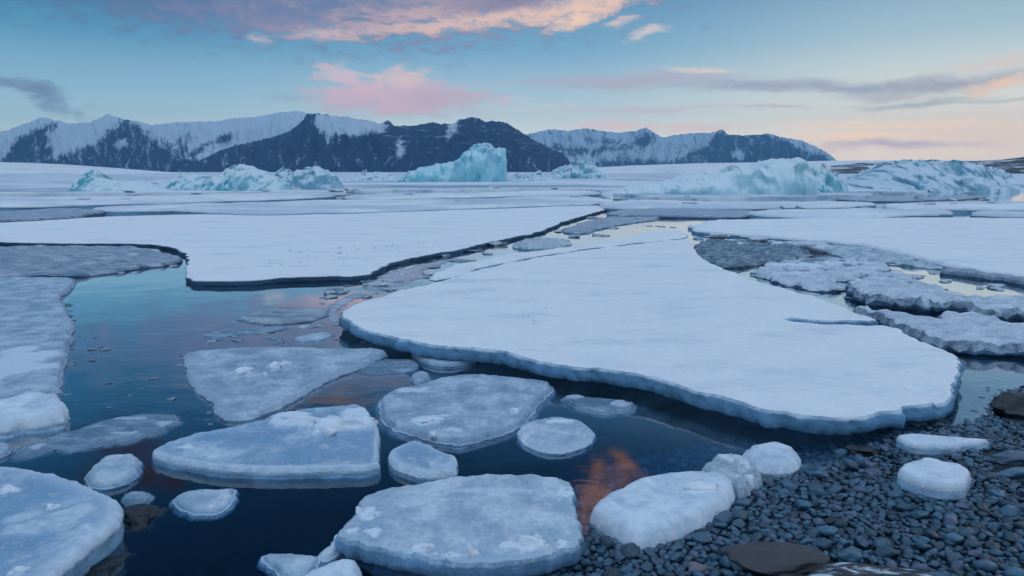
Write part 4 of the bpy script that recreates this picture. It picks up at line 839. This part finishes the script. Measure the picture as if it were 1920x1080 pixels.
# ------------------------------------------------------------------ stones
def stone_mesh(name, seed, sub=3, ax_=(1.3, 0.95, 0.62), mat='stone', rough=0.32):
    bm = bmesh.new(); bmesh.ops.create_icosphere(bm, subdivisions=sub, radius=1.0)
    P = np.array([v.co[:] for v in bm.verts])
    gq = np.random.default_rng(seed); cut = gq.normal(size=(7, 3)); cut /= np.linalg.norm(cut, axis=1)[:, None]
    for cdir, dd_ in zip(cut, gq.uniform(0.62, 0.9, 7)):
        over = np.maximum(0, P @ cdir - dd_ * 0.92); P = P - 0.9 * over[:, None] * cdir
    rr = 1 + rough * 1.2 * fbm(P[:, 0] * .8, P[:, 1] * .8, P[:, 2] * .8 + seed * 3.1, seed, 3, 0.45)
    for v, p, r in zip(bm.verts, P, rr): v.co = (p[0] * r * ax_[0], p[1] * r * ax_[1], p[2] * r * ax_[2])
    me = bpy.data.meshes.new(name); bm.to_mesh(me); bm.free(); me.materials.append(M[mat]); me.polygons.foreach_set('use_smooth', [True] * len(me.polygons)); return me
SP = [stone_mesh('pebble', 11 + i, 3, (1.15 + 0.25 * ((i * 7) % 5) / 4, 0.95, 0.55 + 0.1 * (i % 3))) for i in range(12)]
SPL = [stone_mesh('pebble', 11 + i, 2, (1.15 + 0.25 * ((i * 7) % 5) / 4, 0.95, 0.55 + 0.1 * (i % 3))) for i in range(12)]
def rock(label, px, py, wpx, hz, asp, mat, seed, z=None, rot=0.0, name='rock', sub=5, rough=0.45):
    X, Y = gp(px, py, 0.05); s = wpx * math.hypot(X, Y, H) / F / 2
    me = stone_mesh(name, seed, sub, (s, s * asp, hz), mat, rough)
    o = bpy.data.objects.new(name, me); COL.objects.link(o); g = float(ground(np.array([X]), np.array([Y]))[0])
    o.location = (X, Y, (g if z is None else z) + hz * 0.25); o.rotation_euler = (0, 0, rot); tag(o, label, name.replace('_', ' ')); return o
big = [rock('large flat reddish brown rock among the pebbles at the bottom edge', 1455, 1050, 215, 0.05, 0.55, 'brown', 3),
       rock('black rock streaked with white frost, cut by the bottom edge', 1640, 1118, 220, 0.075, 0.42, 'frosted', 4),
       rock('black rock standing at the right edge beside the last bit of water', 1912, 768, 85, 0.10, 0.8, 'blackrock', 5),
       rock('small pale pinkish stone standing out left of the reddish brown rock', 1310, 1058, 34, 0.035, 0.9, 'pink', 6, name='pebble', sub=4),
       rock('long flat dark stone at the right edge below the black rock', 1905, 860, 110, 0.035, 0.35, 'stone', 7, rot=-0.1),
       rock('second long flat stone at the right edge, just below the first one', 1912, 888, 90, 0.03, 0.3, 'stone', 8, rot=0.15),
       rock('dark wet rock lying under the right side of the bottom left floe', 248, 958, 80, 0.05, 0.8, 'blackrock', 9, z=-0.02, rot=0.4, rough=0.9),
       rock('dark wet rock in the shade below the bottom left floe', 180, 1045, 110, 0.035, 0.7, 'blackrock', 10, z=-0.03, rot=0.9, rough=0.9),
       rock('low black rock in the shallow water left of the white ice wedge', 1625, 832, 60, 0.03, 0.6, 'blackrock', 12, z=0.0)]
pts = []; cell = {}
def free(x, y, r, f):
    c = (int(x / 0.12), int(y / 0.12))
    for a in (-1, 0, 1):
        for b in (-1, 0, 1):
            for (X, Y, R) in cell.get((c[0] + a, c[1] + b), ()):
                if (X - x) ** 2 + (Y - y) ** 2 < (f * (R + r)) ** 2: return False
    return True
rng = random.Random(42)
blk = [(o.location.x, o.location.y, max(o.dimensions.x, o.dimensions.y) * 0.42) for o in big]
cand = []
NC = 110000
xs = np.array([rng.uniform(0.05, 4.6) for _ in range(NC)]); ys = np.array([rng.uniform(1.9, 5.6) for _ in range(NC)])
sd = sdf(np.stack([xs, ys], 1), shore_poly)
for i in range(NC):
    x, y = xs[i], ys[i]
    if sd[i] < -0.9 or y < 1.9: continue
    t = i / NC
    r = (0.026 + 0.022 * rng.random() ** 2.5) if t < 0.03 else (0.017 + 0.009 * rng.random() if t < 0.35 else 0.009 + 0.007 * rng.random())
    if any((x - a) ** 2 + (y - b) ** 2 < (R * 0.9 + r * .4) ** 2 for a, b, R in blk): continue
    u, w = proj(x, y, 0.02)
    if u > 2020 or u < 700 or w > 1150: continue
    if free(x, y, r, 0.70):
        cell.setdefault((int(x / 0.12), int(y / 0.12)), []).append((x, y, r)); pts.append((x, y, r, sd[i], u, w))
P2 = np.array([(p[0], p[1]) for p in pts]); gz = ground(P2[:, 0], P2[:, 1])
def vis(p): return 1100 < p[4] < 1925 and p[5] < 1085 and p[3] > -0.02
order = sorted(range(len(pts)), key=lambda i: -(pts[i][2] / math.hypot(pts[i][0], pts[i][1])) if vis(pts[i]) else 1)
indiv = set(order[:300])
SV = []; SF = []; off = 0
protoV = [np.array([v.co[:] for v in m.vertices]) for m in SPL]; protoF = [np.array([p.vertices[:] for p in m.polygons]) for m in SPL]
for i, (x, y, r, d, u, w) in enumerate(pts):
    m = rng.randrange(12); a = rng.uniform(0, 6.28); tx, ty = rng.uniform(-.35, .35), rng.uniform(-.35, .35); s = r * 0.92
    zc = gz[i] + 0.30 * r + rng.uniform(-0.1, 0.25) * r
    if i in indiv:
        o = bpy.data.objects.new('pebble', SP[m]); COL.objects.link(o); o.location = (x, y, zc); o.rotation_euler = (tx, ty, a); o.scale = (s, s, s)
        tag(o, 'rounded dark grey beach pebble, one of the bigger ones at the water edge', 'pebble', 'bigger pebbles on the beach')
    else:
        R = np.array(Matrix.Rotation(a, 3, 'Z') @ Matrix.Rotation(tx, 3, 'X') @ Matrix.Rotation(ty, 3, 'Y'))
        SV.append(protoV[m] * s @ R.T + np.array([x, y, zc])); SF.append(protoF[m] + off); off += len(protoV[m])
o = mesh_arrays('pebbles', np.concatenate(SV), np.concatenate(SF), M['stone']); tag(o, 'small dark rounded pebbles packed between the bigger ones', 'pebbles', kind='stuff')
print('PEBBLES', len(pts))

# ------------------------------------------------------------------ air
HZ = 0.000065
HA = (0.04, 0.16, 0.42)          # light the haze sends back, about
def thru(e): return math.exp(-HZ * min(9600 / max(0.2, math.cos(math.radians(e))), 760 / max(1e-3, math.sin(math.radians(max(e, .01))))))
def behind(c, e):
    T = thru(e); return tuple(max(0.0, (c[i] - HA[i] * (1 - T)) / T) for i in range(3)) + (1,)
def haze():
    bm = bmesh.new(); bmesh.ops.create_cube(bm, size=1.0)
    x0, x1, y0, y1, z0, z1 = -9600, 9600, -9600, 9600, -3.2, 760
    for v in bm.verts: v.co = ((x0 + x1) / 2 + v.co.x * (x1 - x0), (y0 + y1) / 2 + v.co.y * (y1 - y0), (z0 + z1) / 2 + v.co.z * (z1 - z0))
    m, nt, out = new_mat('haze')
    pv = nt.node('ShaderNodeVolumePrincipled'); pv.inputs['Color'].default_value = (0.22, 0.60, 0.98, 1); pv.inputs['Density'].default_value = HZ; pv.inputs['Anisotropy'].default_value = 0.0
    nt.l.new(pv.outputs[0], out.inputs[1])
    o = link_bm('haze', bm, m, smooth=False); tag(o, kind='stuff')
haze()

# ------------------------------------------------------------------ sky and light
SUN_AZ, SUN_EL = 62.0, 4.0
world = bpy.data.worlds.new('World'); scene.world = world; world.use_nodes = True
world.node_tree.nodes.clear(); nt = NT(world.node_tree)
wout = nt.node('ShaderNodeOutputWorld')
tcw = nt.node('ShaderNodeTexCoord').outputs['Generated']
sep = nt.node('ShaderNodeSeparateXYZ'); nt.l.new(tcw, sep.inputs[0])
AZ = nt.math('MULTIPLY', nt.math('ARCTAN2', sep.outputs[0], sep.outputs[1]), 180 / PI)
EL = nt.math('MULTIPLY', nt.math('ARCSINE', nt.math('MAXIMUM', nt.math('MINIMUM', sep.outputs[2], 1.0), -1.0)), 180 / PI)
cmb = nt.node('ShaderNodeCombineXYZ'); nt.l.new(AZ, cmb.inputs[0]); nt.l.new(EL, cmb.inputs[1]); AE = cmb.outputs[0]
def grad(stops):
    """stops: (elevation, sRGB colour, gain)"""
    n = nt.node('ShaderNodeValToRGB'); nt.l.new(nt.math('DIVIDE', EL, 90.0), n.inputs[0]); cr = n.color_ramp
    for k_, (e, c, g) in enumerate(stops):
        el_ = cr.elements[k_] if k_ < 2 else cr.elements.new(e / 90)
        el_.position = e / 90
    for k_, (e, c, g) in enumerate(sorted(stops, key=lambda t: t[0])):
        q = srgb(*c); cr.elements[k_].color = behind([v_ * g for v_ in q[:3]], e)
    return n.outputs[0]
left = grad([(0, (192, 206, 218), 1), (2.5, (172, 199, 215), 1), (6, (134, 179, 209), 1), (9.5, (92, 152, 192), 1), (14, (52, 116, 164), 1), (24, (34, 84, 136), 1), (40, (42, 86, 140), 1), (58, (188, 206, 230), 1.88), (90, (196, 216, 238), 1.88)])
midg = grad([(0, (205, 213, 218), 1), (2.5, (201, 213, 221), 1), (6, (162, 193, 216), 1), (9.5, (120, 170, 205), 1), (14, (80, 138, 184), 1), (24, (42, 92, 144), 1), (40, (46, 90, 142), 1), (58, (188, 206, 230), 1.88), (90, (196, 216, 238), 1.88)])
right = grad([(0, (222, 208, 212), 1), (2, (226, 218, 213), 1), (5, (208, 214, 216), 1), (9.5, (165, 194, 212), 1), (14, (120, 160, 192), 1), (24, (62, 108, 156), 1), (40, (56, 98, 150), 1), (58, (192, 206, 228), 1.88), (90, (196, 216, 238), 1.88)])  # high stops: unseen overhead sky, brightened by the gain to light the snow
sky = nt.mix(nt.ramp(AZ, -34, 4), left, midg)
sky = nt.mix(nt.ramp(AZ, 2, 32), sky, right)
back = nt.ramp(nt.math('ABSOLUTE', AZ), 60, 120)
sky = nt.mix(nt.math('MULTIPLY', back, 0.8), sky, (0.56, 0.73, 0.93, 1))  # unseen sky behind the camera, brightness added to light the ice
warpn = nt.node('ShaderNodeTexNoise'); nt.l.new(nt.mapping(AE, scale=(0.16, 0.40, 1)), warpn.inputs['Vector'])
warpn.inputs['Scale'].default_value = 1.0; warpn.inputs['Detail'].default_value = 6; warpn.inputs['Roughness'].default_value = 0.6
wv = nt.node('ShaderNodeVectorMath', operation='SUBTRACT'); nt.l.new(warpn.outputs['Color'], wv.inputs[0]); wv.inputs[1].default_value = (0.5, 0.5, 0.5)
wm = nt.node('ShaderNodeVectorMath', operation='MULTIPLY'); nt.l.new(wv.outputs[0], wm.inputs[0]); wm.inputs[1].default_value = (5.0, 1.9, 0)
wa = nt.node('ShaderNodeVectorMath', operation='ADD'); nt.l.new(AE, wa.inputs[0]); nt.l.new(wm.outputs[0], wa.inputs[1]); AEW = wa.outputs[0]
cf = nt.noise(nt.mapping(AEW, scale=(0.55, 1.5, 1)), 1.0, 6, 0.62)
cf2 = nt.noise(nt.mapping(AEW, scale=(0.9, 2.2, 1)), 1.0, 7, 0.68)
wisp = nt.noise(nt.mapping(AEW, scale=(0.12, 1.6, 1)), 1.0, 5, 0.6)
DEG = math.degrees(1 / F)
def cloud(sky, px, py, rx, ry, col, op, rot=0, soft=0.95, detail=1.9, gain=1.0, ae=None, wispy=False, brk=0.35):
    a, e = ae if ae else azel(px, py)
    v = nt.mapping(AEW, typ='TEXTURE', loc=(a, e, 0), rot=(0, 0, math.radians(rot)), scale=(rx * DEG, ry * DEG, 1))
    l = nt.node('ShaderNodeVectorMath', operation='LENGTH'); nt.l.new(v, l.inputs[0])
    q = nt.math('ADD', l.outputs['Value'], nt.math('MULTIPLY', nt.math('SUBTRACT', wisp if wispy else cf, 0.5), detail * 1.6))
    m = nt.math('MULTIPLY', nt.ramp(q, 1 - soft, 1 + soft * 0.6, op, 0.0), nt.ramp(cf2, 0.30, 0.52, 1 - brk, 1.0))
    c = srgb(*col)
    return nt.mix(m, sky, behind([v_ * gain for v_ in c[:3]], e))
C = [
 # big upper bank
 dict(px=430, py=-5, rx=400, ry=48, col=(84, 118, 164), op=1.0, soft=.8, brk=.2), dict(px=600, py=25, rx=260, ry=40, col=(108, 130, 172), op=.8, brk=.2), dict(px=760, py=-35, rx=420, ry=95, col=(118, 134, 172), op=.92, soft=.7, rot=3),
 dict(px=940, py=-5, rx=260, ry=55, col=(165, 155, 178), op=.85, soft=.7, rot=6),
 dict(brk=.75, px=600, py=62, rx=70, ry=12, col=(204, 184, 194), op=.9), dict(brk=.75, px=484, py=68, rx=20, ry=10, col=(205, 188, 198), op=.75), dict(brk=.75, px=730, py=48, rx=110, ry=12, col=(212, 186, 192), op=.85, rot=4),
 dict(brk=.75, px=860, py=42, rx=120, ry=13, col=(216, 190, 190), op=.85, rot=5), dict(brk=.75, px=990, py=26, rx=120, ry=16, col=(222, 194, 190), op=.9, rot=8), dict(px=1100, py=8, rx=85, ry=22, col=(228, 198, 190), op=.95, rot=12),
 dict(brk=.75, px=1165, py=38, rx=26, ry=9, col=(222, 200, 200), op=.8, rot=10), dict(brk=.75, px=1218, py=60, rx=34, ry=7, col=(216, 204, 208), op=.8, rot=12),
 dict(px=790, py=22, rx=150, ry=10, col=(206, 178, 188), op=.7, rot=5, brk=.9), dict(px=1080, py=36, rx=50, ry=12, col=(238, 206, 190), op=.9, rot=15, brk=.6), dict(px=560, py=40, rx=150, ry=16, col=(140, 142, 176), op=.7, rot=3, brk=.8), dict(px=930, py=8, rx=90, ry=14, col=(112, 122, 165), op=.7, rot=6, brk=.8),
 # pink cloud over the mountains
 dict(px=745, py=180, rx=150, ry=34, col=(190, 172, 198), op=.98, detail=1.2, soft=.6, brk=.15), dict(px=640, py=135, rx=44, ry=18, soft=.6, brk=.2, col=(204, 188, 206), op=.9), dict(px=755, py=146, rx=54, ry=19, soft=.6, brk=.2, col=(208, 190, 202), op=.9),
 dict(px=745, py=203, rx=75, ry=13, col=(196, 176, 200), op=.8), dict(px=865, py=182, rx=80, ry=13, col=(182, 172, 198), op=.75, rot=-5), dict(px=680, py=170, rx=60, ry=18, col=(202, 180, 202), op=.8),
 # wisps at the left
 dict(px=38, py=158, rx=70, ry=13, col=(112, 138, 178), op=.85, rot=-12), dict(px=95, py=178, rx=55, ry=12, col=(108, 140, 180), op=.75, rot=-30), dict(px=545, py=178, rx=40, ry=6, col=(140, 165, 195), op=.5),
 # long lens clouds
 dict(px=1180, py=150, rx=200, ry=13, col=(172, 172, 198), op=.9, detail=.5, wispy=True), dict(brk=.75, px=1310, py=132, rx=55, ry=6, col=(228, 208, 200), op=.8, detail=.4, rot=-4),
 dict(px=1430, py=162, rx=130, ry=11, col=(150, 162, 192), op=.9, detail=.5, wispy=True, rot=-2), dict(px=1600, py=163, rx=150, ry=9, col=(152, 164, 192), op=.85, detail=.5, wispy=True),
 dict(px=1790, py=156, rx=150, ry=12, col=(158, 164, 190), op=.9, detail=.5, rot=4, wispy=True), dict(brk=.75, px=1890, py=152, rx=75, ry=8, col=(232, 200, 186), op=.85, rot=10), dict(brk=.75, px=1890, py=113, rx=70, ry=9, col=(214, 198, 202), op=.7, rot=8),
 dict(px=1720, py=190, rx=90, ry=6, col=(156, 170, 192), op=.85, detail=.5, wispy=True, rot=2), dict(px=1890, py=184, rx=70, ry=4, col=(172, 178, 195), op=.7, detail=.4),
 dict(px=1200, py=203, rx=170, ry=5, col=(188, 184, 204), op=.8, detail=.5, wispy=True), dict(px=1450, py=203, rx=70, ry=4, col=(180, 176, 198), op=.8, detail=.5, wispy=True),
 dict(px=1150, py=236, rx=85, ry=11, col=(206, 188, 204), op=.85), dict(px=1310, py=241, rx=80, ry=8, col=(208, 190, 204), op=.8), dict(px=1000, py=200, rx=90, ry=14, col=(190, 200, 214), op=.4),
 dict(px=1730, py=250, rx=250, ry=26, col=(228, 206, 206), op=.8, detail=2.2, wispy=True, brk=.7), dict(brk=.75, px=1620, py=256, rx=65, ry=9, col=(242, 212, 196), op=.85), dict(px=1680, py=272, rx=120, ry=6, col=(180, 174, 202), op=.9, detail=.5, wispy=True),
 dict(px=1570, py=282, rx=90, ry=6, col=(206, 190, 208), op=.7, wispy=True), dict(px=1780, py=232, rx=170, ry=9, col=(236, 214, 202), op=.7, wispy=True),
]
for c in C: sky = cloud(sky, **c)
def refl(px, py):
    a, e = azel(px, py); return (a, -e)
for (px, py, rx, ry, g, rot) in [(1125, 918, 42, 45, 1.4, 20), (1098, 962, 20, 45, 1.5, 0), (1170, 872, 40, 12, 1.0, 30), (620, 752, 80, 12, 0.5, 8), (250, 895, 80, 22, 0.12, 10), (230, 825, 80, 20, 0.08, 10)]:
    sky = cloud(sky, 0, 0, rx, ry, (214, 158, 128), 0.9, rot=rot, gain=g, ae=refl(px, py), soft=0.7)
nish = nt.node('ShaderNodeTexSky', sky_type='NISHITA'); nish.sun_disc = False; nish.sun_elevation = math.radians(SUN_EL); nish.sun_rotation = math.radians(SUN_AZ)
nish.air_density = 1.0; nish.dust_density = 0.5; nish.ozone_density = 3.0
b1 = nt.node('ShaderNodeBackground'); nt.l.new(nish.outputs[0], b1.inputs[0]); b1.inputs[1].default_value = 0.05
b2 = nt.node('ShaderNodeBackground'); nt.l.new(sky, b2.inputs[0]); b2.inputs[1].default_value = 1.0
mx = nt.node('ShaderNodeMixShader'); mx.inputs[0].default_value = 0.96; nt.l.new(b1.outputs[0], mx.inputs[1]); nt.l.new(b2.outputs[0], mx.inputs[2])
nt.l.new(mx.outputs[0], wout.inputs[0])
world.cycles.sampling_method = 'MANUAL'; world.cycles.sample_map_resolution = 512
sd_ = bpy.data.lights.new('sun', 'SUN'); sun = bpy.data.objects.new('sun', sd_); COL.objects.link(sun)
sd_.energy = 0.25; sd_.angle = math.radians(25); sd_.color = (1.0, 0.80, 0.68)
dv = Vector((math.sin(math.radians(SUN_AZ)) * math.cos(math.radians(SUN_EL + 8)), math.cos(math.radians(SUN_AZ)) * math.cos(math.radians(SUN_EL + 8)), math.sin(math.radians(SUN_EL + 8))))
sun.rotation_euler = dv.to_track_quat('Z', 'Y').to_euler()

# ------------------------------------------------------------------ render settings
scene.render.engine = 'CYCLES'
scene.cycles.max_bounces = 6; scene.cycles.diffuse_bounces = 3; scene.cycles.glossy_bounces = 3; scene.cycles.transparent_max_bounces = 8; scene.cycles.volume_bounces = 0
scene.cycles.use_denoising = True
try: scene.cycles.denoiser = 'OPENIMAGEDENOISE'
except Exception: pass
scene.view_settings.view_transform = 'Standard'; scene.view_settings.look = 'None'; scene.view_settings.exposure = 0; scene.view_settings.gamma = 1
scene.render.resolution_x = 1024; scene.render.resolution_y = 576
